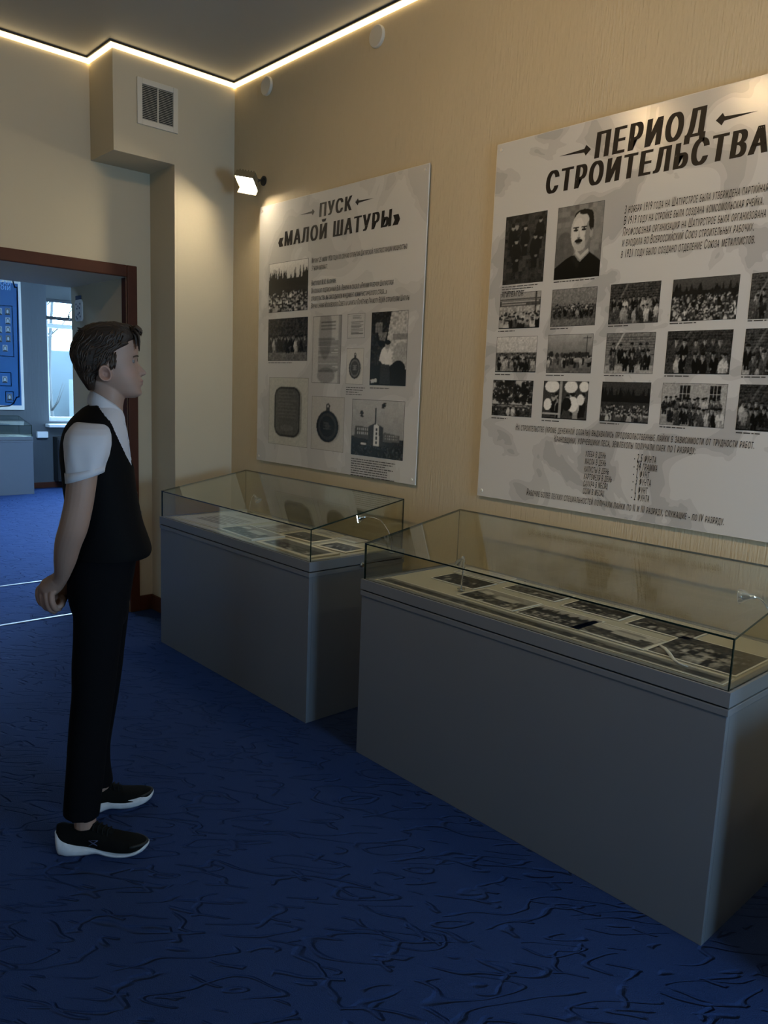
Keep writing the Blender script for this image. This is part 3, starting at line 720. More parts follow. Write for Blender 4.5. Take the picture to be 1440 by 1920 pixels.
T('Профсоюзная организация на Шатурстрое была организована', (1168, 443), (1435.5, 414), .031)
T('в 1921 году было создано отделение Союза металлистов.', (1164.7, 484), (1415, 463), .031)
P2 = [([(951, 407), (1028, 395), (1018, 528.7), (942, 534.5)], pic_sitting(76, 110, 11)),
      ([(1048, 390), (1135, 376), (1124, 518), (1038.7, 525.6)], pic_portrait(96, 126, 12)),
      ([(940, 551), (1016, 545), (1011, 614), (935, 617.5)], pic_banner(80, 58, 13)),
      ([(1037, 543.6), (1121, 537), (1116, 610), (1032, 613)], pic_group(84, 60, 14, .3, 26, .035, False, .2, False, 2, .4, .45, .08, .5)),
      ([(1147, 533), (1240.6, 527), (1234, 605), (1140.6, 608)], pic_group(96, 64, 15, .25, 20, .055, True, .3, False, 2, .3, .4, .2)),
      ([(1264, 524), (1389, 515), (1380, 599), (1256, 603)], pic_crowd(116, 64, 16, .3, True, 170, .12, .28, .03, (.05, .62))),
      ([(1411.7, 512), (1515, 505), (1508, 596), (1402, 598)], pic_group(96, 64, 17, .28, 10, .07, True, .1, False, 2, .3)),
      ([(933, 632), (1009, 630), (1004.5, 698), (928.6, 698)], pic_group(80, 58, 18, .35, 22, .045, False, .25, False, 2, .5, .35, .1, .8)),
      ([(1029.7, 628), (1114, 625.6), (1108, 699.5), (1024, 699.5)], pic_street(88, 60, 19)),
      ([(1138.7, 625), (1231, 622.5), (1224, 701), (1133, 700)], pic_group(96, 64, 20, .45, 8, .07, True, .1, False, 2, .62, .5, .16)),
      ([(1253.4, 621), (1376.7, 618), (1367, 702), (1246, 701)], pic_group(116, 66, 21, .22, 11, .075, True, .06, False, 2, .25, .4, .34)),
      ([(1400, 616.7), (1515, 613), (1505, 704), (1390, 703)], pic_group(96, 64, 22, .25, 10, .075, True, .1, False, 2, .6)),
      ([(926, 713), (1001, 713), (996.7, 782), (922, 779)], pic_trees(80, 60, 23)),
      ([(1021, 714.7), (1105, 714.7), (1100, 788), (1016, 784)], pic_canteen(84, 62, 24)),
      ([(1130, 716), (1222, 717), (1215, 795), (1125, 789)], pic_crowd(96, 66, 25, .25, True, 80, .2, .3, .035, (.15, .42))),
      ([(1243.7, 718), (1366, 720), (1357.6, 803), (1237, 796)], pic_group(120, 70, 26, .62, 24, .06, False, .12, True, 2, .55, .36, .24)),
      ([(1388, 720.5), (1505, 723), (1495, 812), (1380, 807)], pic_group(96, 66, 27, .2, 16, .06, True, .4, False, 2, .2))]
for k, (q, pc) in enumerate(P2):
    xa, xb, za, zb = photo_on(e, cx, z0, q, pc)
    if k >= 1: caption(e, cx, z0, q[3][0], q[3][1]+5, q[3][0]+(q[2][0]-q[3][0])*(.9 if k == 1 else .4), 1, .012, .004, k)
caption(e, cx, z0, 942, 540, 1008, 3, .010, .0035, 50)
bx0, bz0 = wallpt(935, 551, -.016)
T('АГИТВАГОН', (941, 558.5), (981, 555.5), .022, small=False, bold=.03)
T('На строительстве (кроме денежной оплаты) выдавались продовольственные пайки в зависимости от трудности работ.', (967.5, 806.5), (1415, 836.5), .029)
T('Крановщики, корчевщики леса, землекопы получали паек по I разряду:', (1039.5, 828.5), (1304, 851), .029)
for s1, a1, s2, a2 in (('хлеба в день', (1098, 856), '- 2,5 фунта', (1189, 865)), ('масла в день', (1097, 870), '- 34 грамма', (1188, 880)), ('капусты в день', (1096, 884.5), '- 1 фунт', (1187, 894)),
                       ('картофеля в день', (1095, 898), '- 3 фунта', (1186, 908)), ('сахара в месяц', (1094, 911.5), '- 1 фунт', (1184, 923)), ('соли в месяц', (1093, 925.5), '- 2 фунта', (1183, 937))):
    T(s1, a1, (0, 0), .029, xs=xs*.90); T(s2, a2, (0, 0), .032, xs=xs*1.05)
T('Рабочие более легких специальностей получали пайки по II и III разряду, служащие - по IV разряду.', (988, 928), (1358, 981), .029)

# ------------------------------------------------------------------ display cases
ZP, ZF, ZB = .7475, .8955, .9942
def gooseneck(e, pts, headdir, lit=False):
    """thin chrome neck on a small base with a lamp head; a part of the case"""
    m = MB(); m.tube(pts, .0028, 8); m.build('gooseneck', CHROME, e)
    MB().disc((pts[0][0], pts[0][1], ZP+.004), (0, 0, 1), .016, .006, 20).build('lamp_base', CHROME, e)
    d_ = np.array(headdir, float); d_ /= np.linalg.norm(d_); p = np.array(pts[-1])
    m = MB(); m.tube([p-d_*.004, p+d_*.012, p+d_*.016, p+d_*.032, p+d_*.046], [.006, .008, .009, .020, .024], 20)
    h = m.build('lamp_head', CHROME, e)
    gl = mat('case_bulb_lit', (1, 1, 1), .4, emit=(.75, .88, 1), estr=30) if lit else mat('case_bulb_off', (.55, .62, .72), .15)
    MB().disc(p+d_*.0455, d_, .021, .003, 20).build('bulb_face', gl, h)

def display_case(org, rz, W, D, label, lamps=(), lock=False, name='display_case', bulbs=()):
    e = empty(name, (org[0], org[1], 0), rz, label=label, cat='display case', group='glass display cases')
    t = .018
    box('front_panel', (.004, .004, 0), (W-.004, .004+t, ZP-.068), CASEG, e, .0015)
    box('side_panel', (.004, .004+t, 0), (.004+t, D-.004, ZP-.068), CASEG, e, .0015)
    box('side_panel', (W-.004-t, .004+t, 0), (W-.004, D-.004, ZP-.068), CASEG, e, .0015)
    box('back_panel', (.004+t, D-.004-t, 0), (W-.004-t, D-.004, ZP-.068), CASEG, e)
    box('lower_rail', (0, 0, ZP-.068), (W, D, ZP-.048), CASERAIL, e, .0015)
    box('shadow_gap', (.006, .006, ZP-.048), (W-.006, D-.006, ZP-.042), GAP, e)
    m = MB(); r = .034
    m.box((0, 0, ZP-.042), (W, r, ZP)); m.box((0, D-r, ZP-.042), (W, D, ZP)); m.box((0, r, ZP-.042), (r, D-r, ZP)); m.box((W-r, r, ZP-.042), (W, D-r, ZP))
    m.build('top_rail', CASERAIL, e)
    box('display_bed', (r, r, ZP-.040), (W-r, D-r, ZP-.002), BED, e)
    g = .006; i = .008     # glass thickness, inset
    def pane(nm, V, big):
        """8 corners (front 4 then back 4); the two big faces are glass, the rims dark green"""
        F = [(0, 1, 2, 3), (7, 6, 5, 4), (0, 4, 5, 1), (1, 5, 6, 2), (2, 6, 7, 3), (3, 7, 4, 0)]
        m = MB(); m.add(V, F[:2], 0); 
        m.add(V, F[2:], 1)
        return m.build(nm, [GLASS, GEDGE], e)
    def quadslab(nm, q, n):
        n = np.array(n)*g; pane(nm, [tuple(np.array(p)+n) for p in q]+[tuple(p) for p in q], None)
    x0, x1, y0, y1 = i, W-i, i, D-i
    zs = lambda y: ZF+(ZB-ZF)*(y-y0)/(y1-y0)
    sl = np.array([0, -(ZB-ZF), (y1-y0)]); sl = sl/np.linalg.norm(sl)
    quadslab('top_pane', [(x0, y0, ZF-g), (x1, y0, ZF-g), (x1, y1, ZB-g), (x0, y1, ZB-g)], sl)
    quadslab('front_pane', [(x0, y0+g, ZP), (x1, y0+g, ZP), (x1, y0+g, ZF-g), (x0, y0+g, ZF-g)], (0, -1, 0))
    quadslab('back_pane', [(x1, y1-g, ZP), (x0, y1-g, ZP), (x0, y1-g, ZB-g), (x1, y1-g, ZB-g)], (0, 1, 0))
    quadslab('side_pane', [(x0+g, y1-g, ZP), (x0+g, y0+g, ZP), (x0+g, y0+g, ZF-g), (x0+g, y1-g, ZB-g-.001)], (-1, 0, 0))
    quadslab('side_pane', [(x1-g, y0+g, ZP), (x1-g, y1-g, ZP), (x1-g, y1-g, ZB-g-.001), (x1-g, y0+g, ZF-g)], (1, 0, 0))
    if lock:
        m = MB(); m.disc((W, lock, ZP-.045), (1, 0, 0), .012, .014, 20); m.build('lock', CHROME, e)
    for pts, hd, lit in lamps: gooseneck(e, pts, hd, lit)
    return e

def arc_neck(bx, by, z1, dx, dy, n=14, bend=.55):
    """neck rising from the bed and curving over to (dx,dy)"""
    P = []
    for k in range(n+1):
        t = k/n; a = t*math.pi*.5
        P.append((bx+dx*(1-math.cos(a)), by+dy*(1-math.cos(a)), ZP+(z1-ZP)*math.sin(a)))
    return P
CA = (.351, -.684); CB = (2.121, -.683); DEP = .578; WA_, WB_ = 1.425, 1.504
LN = [tuple(on(u, v, 1, -.24)-np.array([CA[0], CA[1], 0])) for u, v in ((734, 1012), (728, 995), (721, 984), (713, 975), (700, 970), (688, 969))]
LN = [(LN[0][0]+.004, LN[0][1], ZP)]+LN
display_case(CA, 0, WA_, DEP, 'grey display case with slanted glass top in the corner below the smaller poster', lock=.30,
             lamps=[(LN, (-.62, -.74, -.2), True), (arc_neck(.16, .50, .86, .02, .02), (.6, .2, -.6), False)])
display_case(CB, 0, WB_, DEP, 'grey display case with slanted glass top, nearest, below the large poster', lock=False,
             lamps=[([(.365, .20, ZP), (.366, .202, .80), (.368, .204, .86), (.366, .206, .875), (.360, .208, .878)], (-.6, .3, -.8), False),
                    (arc_neck(1.46, .40, .925, -.07, -.01), (-1, -.2, -.12), False)])
display_case((3.98, -.70), 0, 1.42, .585, 'grey display case with slanted glass top at the far right of the row')

def sheet(name, rect, z, pic=None, matl=None, label='', cat='photograph', grp=None, thick=.0012, rot=0, margin=0, parent=None):
    """paper lying flat: rect=(x0,y0,x1,y1) world; printed picture as its part"""
    x0, y0, x1, y1 = rect; W, H = x1-x0, y1-y0
    e = empty(name, ((x0+x1)/2, (y0+y1)/2, z), math.radians(rot), label=label, cat=cat, group=grp) if parent is None else parent
    box('paper', (-W/2, -H/2, 0), (W/2, H/2, thick), matl or WPAPER, e)
    if pic is not None:
        o = link('printed_image', pic.mesh('printed_image', W-2*margin, H-2*margin, 'z', .8), e, [PRINTM]); o.location = (-W/2+margin, -H/2+margin, thick+.0003)
    return e
def bedrect(quad, z=ZP):
    P = [on(u, v, 2, z) for u, v in quad]; P = np.array(P)
    return (P[[0, 3], 0].mean(), P[[2, 3], 1].mean(), P[[1, 2], 0].mean(), P[[0, 1], 1].mean())
# --- corner case contents
GA = 'papers and photographs in the corner case'
for nm, r, pc, mm, lab, cat_, rot, mg, th in (
    ('newspaper', (.40, -.62, .84, -.20), pic_doc(70, 64, 31, False, 26), PAPER, 'open yellowed newspaper at the left end of the corner case', 'newspaper', 3, .012, .0012),
    ('photograph', (.88, -.625, 1.24, -.43), pic_landscape(60, 36, 32, True, .55), WPAPER, 'dark mounted photo with pale patches near the front glass of the corner case', 'photograph', -3, .006, .009),
    ('letter', (.87, -.405, 1.13, -.17), pic_doc(44, 40, 33, True, 14), PAPER, 'yellowed letter at the back middle of the corner case', 'letter', 4, .008, .0012),
    ('photograph', (1.16, -.42, 1.43, -.25), pic_group(50, 34, 34, .3, 12, .06, False, .2), PAPER, 'cream-framed dark group photo in the middle of the corner case', 'photograph', 3, .018, .004),
    ('photograph', (1.27, -.64, 1.71, -.455), pic_landscape(70, 34, 35, False, .4), PAPER, 'wide cream-bordered photo at the front right corner of the corner case', 'photograph', -1, .020, .006),
    ('photograph', (1.47, -.43, 1.70, -.27), pic_group(44, 32, 36, .35, 6, .09, False, .2), PAPER, 'small cream-bordered photo at the right end of the corner case', 'photograph', 4, .022, .002),
    ('certificate', (1.16, -.235, 1.36, -.14), pic_doc(36, 24, 37, False, 8), PAPER, 'small pale certificate against the back glass of the corner case', 'certificate', -3, .008, .0012),
    ('booklet', (1.40, -.235, 1.55, -.15), pic_doc(30, 26, 38, False, 9), WPAPER, 'thin pale booklet in the back right corner of the corner case', 'booklet', 3, .006, .006)):
    sheet(nm, r, ZP, pc, mm, lab, cat_, GA, rot=rot, margin=mg, thick=th)
# --- near case contents
GB = 'photographs in the near case'
sheet('panorama_print', (2.165, -.640, 3.585, -.565), ZP, pic_landscape(260, 16, 41, False, .55), WPAPER, 'long narrow landscape panorama along the front glass of the near case', 'panorama', GB, margin=.004)
items = [((2.27, -.43, 2.50, -.28), pic_group(50, 36, 42, .2, 14, .05, False, .25), 'dark crowd photo at the left end of the near case', 1),
         ((2.515, -.545, 2.79, -.37), pic_landscape(64, 42, 43, True, .62), 'dark photo with bright white patches behind the upright neck lamp', -1),
         ((2.80, -.545, 3.06, -.38), pic_crowd(60, 40, 44, .7, True, 60, .15, .35, .04), 'village street photo third from the left in the front row', 1),
         ((3.02, -.545, 3.30, -.40), pic_landscape(64, 36, 45, True, .8), 'photo with a bright white house and pale torn corner', -2),
         ((3.30, -.545, 3.58, -.30), pic_group(64, 54, 46, .25, 30, .045, True, .4, False, 3, .3, .3, .2), 'large crowded photo nearest the right front glass corner', 0),
         ((2.55, -.31, 2.80, -.17), pic_street(54, 34, 47), 'dark photo in the back row behind the white-patched photo', 0),
         ((2.84, -.33, 3.08, -.18), pic_crowd(54, 34, 48, .5, True, 70, .15, .3, .04), 'dim crowd photo in the back row of the near case, middle', 1),
         ((3.11, -.34, 3.34, -.19), pic_group(54, 34, 49, .3, 16, .06, True, .3), 'group photo in the back row nearest the curved neck lamp', -1),
         ((2.24, -.26, 2.49, -.14), pic_doc(50, 26, 50, False, 9), 'pale typed sheet at the back left of the near case', 2)]
for r, pc, lab, rot in items:
    sheet('photograph' if 'sheet' not in lab else 'typed_sheet', r, ZP, pc, WPAPER, lab, 'photograph' if 'sheet' not in lab else 'paper', GB, rot=rot, margin=.006, thick=.002)
# loose white thread of paper ribbon on the panorama
P = [on(u, v, 2, ZP+.006) for u, v in ((1238, 1211), (1247, 1216), (1256, 1226), (1264, 1237), (1275, 1245), (1290, 1250))]
o = MB().tube([tuple(p) for p in P], [.004, .005, .005, .004, .002, .001], 8).build('ribbon', WHITEPAINT); o['label'] = 'curled pale ribbon lying across the panorama in the near case'; o['category'] = 'ribbon'

# ------------------------------------------------------------------ next room
for k, (x, y) in enumerate(((-3.4, -.7), (-3.4, 1.1), (-2.3, .2))):  # unseen ceiling panels added to brighten this room's floor
    e = empty('added_fill_panel', (x, y, 3.2), label='added unseen daylight-white ceiling panel in the next room, %s' % ('above the way in', 'toward the window side', 'nearest the passage')[k], cat='lamp', group='added ceiling panels in the next room')
    m = MB(); m.box((-.32, -.62, -.03), (.32, -.58, -.0015)); m.box((-.32, .58, -.03), (.32, .62, -.0015)); m.box((-.32, -.58, -.03), (-.28, .58, -.0015)); m.box((.28, -.58, -.03), (.32, .58, -.0015)); m.build('frame', WHITEPAINT, e)
    box('diffuser', (-.28, -.58, -.022), (.28, .58, -.012), mat('fill_panel_glow', (.9, .95, 1), .5, emit=(.42, .68, 1.0), estr=30), e)
display_case((-6.06, -.79), R90, 1.52, .53, 'blue-lit display case standing in the next room under the blue honour board')
e3 = sheet('document', (-6.45, .25, -6.15, .62), ZP, pic_doc(40, 50, 61, False, 12), WPAPER, 'pale papers inside the case in the next room', 'document', None)
# blue honour board on the far wall
py0, py1, pz0, pz1 = -1.3, .80, 1.07, 2.74
e = empty('honour_board', (FARX+.0015, 0, pz0), label='blue honour board with small portraits on the wall of the next room', cat='board')
box('panel', (0, py0, 0), (.02, py1, pz1-pz0), PANEL, e, .003)
box('blue_field', (.02, py0+.03, .06), (.0215, py1-.035, pz1-pz0-.03), BLUEP, e)
def farpt(u, v):
    p = on(u, v, 0, FARX+.022); return p[1], p[2]
def fline(pts, wd=.010, mm=LBLUE, nm='border_line'):
    m = MB(); Q = [farpt(*p) for p in pts]
    for (a, b), (c, d_) in zip(Q[:-1], Q[1:]):
        L_ = math.hypot(c-a, d_-b); tx, tz = (c-a)/L_, (d_-b)/L_; nx, nz = -tz*wd/2, tx*wd/2
        a, b, c, d_ = a-tx*wd/2, b-tz*wd/2, c+tx*wd/2, d_+tz*wd/2
        m.add([(.0222, a+nx, b+nz-pz0), (.0222, a-nx, b-nz-pz0), (.0222, c-nx, d_-nz-pz0), (.0222, c+nx, d_+nz-pz0)], [(0, 1, 2, 3), (3, 2, 1, 0)])
    m.build(nm, mm, e)
fline([(24, 526), (27.5, 539), (32, 539), (32.5, 570), (33.5, 620), (36, 744), (31, 745), (26, 756), (18, 761), (0, 762)], .014)
fline([(0, 573), (22.5, 574), (26, 669), (0, 667)], .008); fline([(0, 698), (20.5, 699), (21.5, 724), (0, 723)], .008); fline([(10.5, 734), (25, 734.5), (26, 755), (11, 754), (10.5, 734)], .008)
def mini(u, v, wpx, hpx, seed, light):
    (a, b), (c, d_) = farpt(u-wpx/2, v+hpx/2), farpt(u+wpx/2, v-hpx/2)
    p = Pic(20, 26, light, seed).ell(.5, .55, .30, .34, .22).ell(.5, .5, .22, .27, .7).ell(.5, .0, .5, .25, .12); p.tint = (.75, .88, 1); p.blur()
    me = p.mesh('portrait', c-a, d_-b); o = link('portrait', me, e, [PRINTM]); o.rotation_euler = (0, 0, R90); o.location = (.0228, a, b-pz0)
for k, (u, v) in enumerate(((14, 584), (14.6, 601.6), (15, 618), (15.3, 635), (9.5, 653), (9, 711.5), (18, 744.5), (-1, 584), (-1, 618), (-1, 635))): mini(u, v, 9, 12, 70+k, .62 if k % 3 else .4)
for s, uv, x1 in (('ЕАИ', (-1, 533), 20), ('ОIИ', (1, 542.5), 19)):
    a = farpt(*uv); b = farpt(x1, uv[1]); lettering(e, s, a[0], b[0], a[1]-pz0, .055, .0228, LBLUE, False, .02, axis='y')
# roller blind and cord at the far window
y0w, y1w = 1.125, 3.3
e = empty('roller_blind', (FARX, y0w, 2.5), label='grey roller blind pulled up at the top of the far window', cat='blind')
BLIND = mat('blind_grey', (.10, .11, .115), .8)
box('fabric', (-.06, .01, .06), (-.055, y1w-y0w-.01, .27), BLIND, e)
MB().tube([(-.057, .01, .05), (-.057, y1w-y0w-.01, .05)], .022, 14).build('bottom_bar', mat('blind_bar', (.16, .17, .18), .4), e)
pc = [on(u, v, 0, FARX-.02)-np.array([FARX, y0w, 2.5]) for u, v in ((140, 556), (136, 567), (132, 580), (129, 592))]
m = MB(); m.tube(pc, .006, 6); m.tube([pc[-1], pc[-1]+np.array([0, 0, -.05])], .016, 8); m.build('pull_cord', BLACKP, e)
# dark shelf bar across the window
o = box('window_bar', (FARX-.12, y0w+.0, 2.30), (FARX-.10, y1w, 2.345), mat('bar_dark', (.02, .02, .022), .5)); tag(o, 'dark horizontal bar across the upper part of the far window', 'bar')
# trunking box and black box under the window
m = MB(); ya, za = farpt(69, 821); yb, zb = farpt(89, 809)
o = box('junction_box', (FARX, ya, za), (FARX+.05, yb, zb), WHITEPAINT, None, .006); tag(o, 'small pale junction box on the wall below the far window sill', 'junction box')
e = empty('wall_cabinet', (FARX, 1.165, .10), label='black box on the far wall under the window, mostly hidden behind the boy', cat='box')
box('body', (0, 0, 0), (.18, .75, .61), mat('black_box', (.006, .006, .007), .6), e, .006)
box('front_panel', (.18, .02, .03), (.186, .73, .58), mat('black_box_front', (.010, .010, .012), .5), e, .003)
# perforated plate hanging on the passage wall
e = empty('perforated_plate', (-1.062, OPEN_R, 1.90), label='small white perforated plate with dark holes hanging on the passage wall', cat='plate')
m = MB(); m.prism([(-.062, .02), (-.045, 0), (.045, 0), (.062, .02), (.062, .125), (.045, .145), (-.045, .145), (-.062, .125)], 1, -.014, -.002); m.build('plate', WHITEPAINT, e, .002)
box('hanger', (-.05, -.012, .145), (.03, -.002, .172), mat('hanger_dark', (.03, .05, .12), .5), e)
HD = MATS['hanger_dark']
for (x, z) in ((-.035, .115), (.035, .115), (0, .10), (-.02, .085), (.022, .088), (-.035, .03), (.035, .03), (0, .045), (-.018, .018), (.02, .055)):
    MB().disc((x, -.0142, z), (0, -1, 0), .0075, .001, 12).build('hole', HD, e)
# ------------------------------------------------------------------ outside the far window
st(box('ground_outside', (-40, -20, -1.2), (FARX-.35, 25, -1.0), mat('snowy_ground', (.04, .045, .05), .9, noise=(.6, .2))))
e = empty('concrete_fence', (-17, 4, -1.0), label='pale concrete fence outside the far window', cat='fence')
FENCE = mat('fence_concrete', (.020, .028, .032), .9, noise=(1.5, .25), bump=(6, 4), bumpstr=.4)
for k in range(8):
    box('fence_panel', (-.06, -6+k*2.0+.03, 0), (.06, -6+(k+1)*2.0-.03, 3.25), FENCE, e, .02); box('post', (-.1, -6+k*2.0-.03, 0), (.1, -6+k*2.0+.03, 3.4), FENCE, e)
BARK = mat('bark_grey', (.012, .013, .013), .9)
for k, (x, y) in enumerate(((-13.5, 3.35), (-14.2, 3.85), (-19, 6.9), (-18.6, 4.4))):
    r = np.random.RandomState(k+3); e = empty('bare_tree', (x, y, -1.0), label='bare leafless tree outside the far window, %s' % ('nearest the glass', 'second from the glass', 'behind the fence on the right', 'behind the fence on the left')[k], cat='tree', group='bare trees outside')
    hgt = 5.5+1.5*r.rand(); m = MB(); tr_ = [(.06*math.sin(i*1.3+k), .05*math.cos(i*1.1), hgt*i/8) for i in range(9)]
    m.tube(tr_, [.07*(1-i/9.5) for i in range(9)], 8); m.build('trunk', BARK, e)
    m = MB()
    for b in range(26):
        i = r.randint(2, 9)-1; p = np.array(tr_[i]); a = r.rand()*6.28; L_ = .5+.9*r.rand(); dv = np.array([math.cos(a)*.7, math.sin(a)*.7, .7])
        m.tube([p, p+dv*L_*.5, p+dv*L_+np.array([0, 0, .2])], [.022, .014, .004], 5)
    m.build('branches', BARK, e)
o = box('red_banner', (-13.0, 2.72, -.62), (-12.96, 3.42, -.05), mat('banner_red', (.12, .016, .012), .7)); tag(o, 'red banner low outside the far window', 'banner')
o = box('utility_shed', (-16, 4.9, -1.0), (-14.6, 6.8, 1.5), mat('shed_pale', (.045, .055, .06), .8)); tag(o, 'pale shed outside the far window beside the trees', 'shed')

# ------------------------------------------------------------------ the boy
BO = np.array([2.02, -1.70, 0.0]); BF = np.array([.417, .909, 0.0]); BF /= np.linalg.norm(BF); BN = np.array([-BF[1], BF[0], 0.0])
def bp(u, v, s=0.0):
    """pixel -> point in the boy's own frame (x ahead, y to his left, z up) on the plane y = s"""
    D = ray(u, v); Q = BO+s*BN; P = CAM+D*(((Q-CAM) @ BN)/(D @ BN))
    return np.array([(P-BO) @ BF, s, P[2]])
boy = empty('person', tuple(BO), math.atan2(BF[1], BF[0]), label='boy in white shirt, black vest and trousers standing with hands clasped behind his back', cat='person')

def ring(c, ax, ay, n, ex=2.0):
    V = []
    for k in range(n):
        t = 2*math.pi*k/n; ct, sn = math.cos(t), math.sin(t)
        V.append(np.array(c)+np.array(ax)*math.copysign(abs(ct)**(2/ex), ct)+np.array(ay)*math.copysign(abs(sn)**(2/ex), sn))
    return V
def loft(mb, rings, cap=True, mi=0):
    n = len(rings[0]); V = [p for r in rings for p in r]; F = []
    for i in range(len(rings)-1):
        for k in range(n): F.append((i*n+k, i*n+(k+1) % n, (i+1)*n+(k+1) % n, (i+1)*n+k))
    if cap: F.append(tuple(range(n-1, -1, -1))); F.append(tuple((len(rings)-1)*n+k for k in range(n)))
    return mb.add(V, F, mi, True)
def interp_rows(rows, step):
    rows = np.array(rows, float); y = np.arange(rows[0, 0], rows[-1, 0]+step*.5, step); out = [y]
    # smooth (catmull-like) interpolation
    for c in range(1, rows.shape[1]):
        yk, vk = rows[:, 0], rows[:, c]; m_ = np.gradient(vk, yk); i = np.clip(np.searchsorted(yk, y, 'right')-1, 0, len(yk)-2)
        h = yk[i+1]-yk[i]; t = (y-yk[i])/h
        out.append((2*t**3-3*t**2+1)*vk[i]+(t**3-2*t**2+t)*h*m_[i]+(-2*t**3+3*t**2)*vk[i+1]+(t**3-t**2)*h*m_[i+1])
    return np.array(out).T
def column(mb, rows, n=48, ex=2.3, s0=0.0, s1=None, step=6):
    """upright body form from (pixel row, back px, front px, half width)"""
    R_ = interp_rows(rows, step); rr = []
    for i, (y, b, f, hw_) in enumerate(R_):
        s = s0 if s1 is None else s0+(s1-s0)*i/(len(R_)-1)
        A, B = bp(b, y, s), bp(f, y, s); c = (A+B)/2; rr.append(ring(c, (B-A)/2, (0, hw_, 0), n, ex))
    return loft(mb, rr)
def ptube(mb, pts, rad, n=16): return mb.tube([bp(*p) for p in pts], rad, n)
def smooth_path(pts, rad, k=5):
    P = np.array(pts, float); R_ = np.array(rad, float); t = np.arange(len(P)); q = np.linspace(0, len(P)-1, (len(P)-1)*k+1)
    rows = interp_rows(np.column_stack([t, P, R_]), 1.0/k)
    return [tuple(r[1:4]) for r in rows], [float(r[4]) for r in rows]
def remeshed(mb, name, voxel, smooth=4, parent=None, mats=()):
    o = link('tmp_'+name, mb.mesh(name)); md = o.modifiers.new('r', 'REMESH'); md.mode = 'VOXEL'; md.voxel_size = voxel
    if smooth: sm = o.modifiers.new('s', 'SMOOTH'); sm.factor = .5; sm.iterations = smooth
    me = eval_mesh(o); bpy.data.objects.remove(o); me.name = name; me.materials.clear()
    me.polygons.foreach_set('use_smooth', [True]*len(me.polygons))
    return link(name, me, parent, mats)

# --- body: head, neck, trunk, arms, hands, legs grown together
mb = MB()
HEAD = [(611, 182, 218, .036), (614, 168, 234, .052), (620, 157, 246, .063), (628, 149, 253, .069), (640, 143, 257.5, .0735), (655, 140, 259, .0755), (668, 140, 258.5, .0755), (676, 142, 257, .075),
        (687, 146, 258.5, .073), (698, 151, 260.5, .069), (705, 156, 262, .066), (714, 164, 263.5, .061), (720, 171, 264, .0575), (727, 181, 264, .052), (734, 194, 265, .045), (739, 206, 264.5, .037), (743, 220, 261, .026), (745.5, 232, 254, .014)]
R_ = interp_rows(HEAD, 1.5); rr = []
nose = interp_rows([(600, 0), (676, 0), (681, 2.2), (687, 6), (693, 10.5), (698, 13.6), (701.5, 12.4), (704.5, 6), (708, .8), (711, 0), (750, 0)], 1.5)
lips = interp_rows([(600, 0), (708, 0), (712, 4.6), (715, 5.2), (717, 2.6), (719.5, 4.6), (722, 3.2), (725, 0), (731, 0), (737, 1.5), (742, 0), (750, 0)], 1.5)
PXM = 1/590.0
eyeR = bp(249, 677.5, -.034); EYE_DX = eyeR[0]
for (y, b, f, hw_) in R_:
    A, B = bp(b, y, 0), bp(f, y, 0); c = (A+B)/2; V = ring(c, (B-A)/2, (0, hw_, 0), 128, 2.25)
    nv = np.interp(y, nose[:, 0], nose[:, 1])*PXM; lv = np.interp(y, lips[:, 0], lips[:, 1])*PXM
    sig = .0075+.0055*math.exp(-((y-700)/7.0)**2)
    out = []
    for p in V:
        if p[0] > c[0]:
            s = p[1]; p = p.copy(); p[0] += max(nv, 0)*math.exp(-(s/sig)**2)+max(lv, 0)*math.exp(-(s/.019)**2)
            for sg in (-1, 1):
                d2 = ((s-sg*.031)/.0135)**2+((p[2]-eyeR[2])/.0095)**2; p[0] -= .0055*math.exp(-d2)
                d3 = ((s-sg*.033)/.020)**2+((p[2]-eyeR[2]-.017)/.006)**2; p[0] += .0025*math.exp(-d3)
        out.append(p)
    rr.append(out)
loft(mb, rr[::-1])
column(mb, [(690, 152, 216, .050), (715, 160, 228, .053), (730, 168, 234, .055), (745, 170, 234, .056), (760, 164, 231, .058), (778, 150, 230, .075), (790, 146, 226, .10)], 48, 2.1)
column(mb, [(778, 156, 218, .07), (790, 146, 222, .10), (805, 136, 226, .130), (830, 124, 234, .150), (880, 124, 240, .145), (950, 132, 242, .135), (1020, 134, 242, .135), (1100, 134, 240, .145), (1150, 142, 230, .135)], 48, 2.4)
# ears
for sg in (-1, 1):
    ec = bp(199, 702, sg*.072); nr, na = 12, 28; V = []; F = []
    for side in (0, 1):
        for i in range(nr+1):
            r = i/nr
            for k in range(na):
                a = 2*math.pi*k/na; ex_ = .0205*r*math.cos(a); ez = .0265*r*math.sin(a)*(1+.12*math.sin(a)); ex_ += .004*r*math.sin(a)*-.6-.003
                hgt = (.0065+.0075*math.exp(-((r-.80)/.16)**2)-.009*math.exp(-((r-.25)/.32)**2)+.003*math.exp(-((r-.52)/.1)**2)*(math.cos(a) < .6)) if side else -.012
                hgt *= (1.15-.55*math.cos(a))
                V.append(ec+np.array([ex_, sg*(hgt if r < .999 else .0), ez]))
    st_ = (nr+1)*na
    for side in (0, 1):
        for i in range(nr):
            for k in range(na):
                q = (side*st_+i*na+k, side*st_+i*na+(k+1) % na, side*st_+(i+1)*na+(k+1) % na, side*st_+(i+1)*na+k); F.append(q if (side == 1) == (sg < 0) else q[::-1])
    for k in range(na):
        q = (nr*na+k, nr*na+(k+1) % na, st_+nr*na+(k+1) % na, st_+nr*na+k); F.append(q if sg > 0 else q[::-1])
    mb.add(V, F, 0, True)
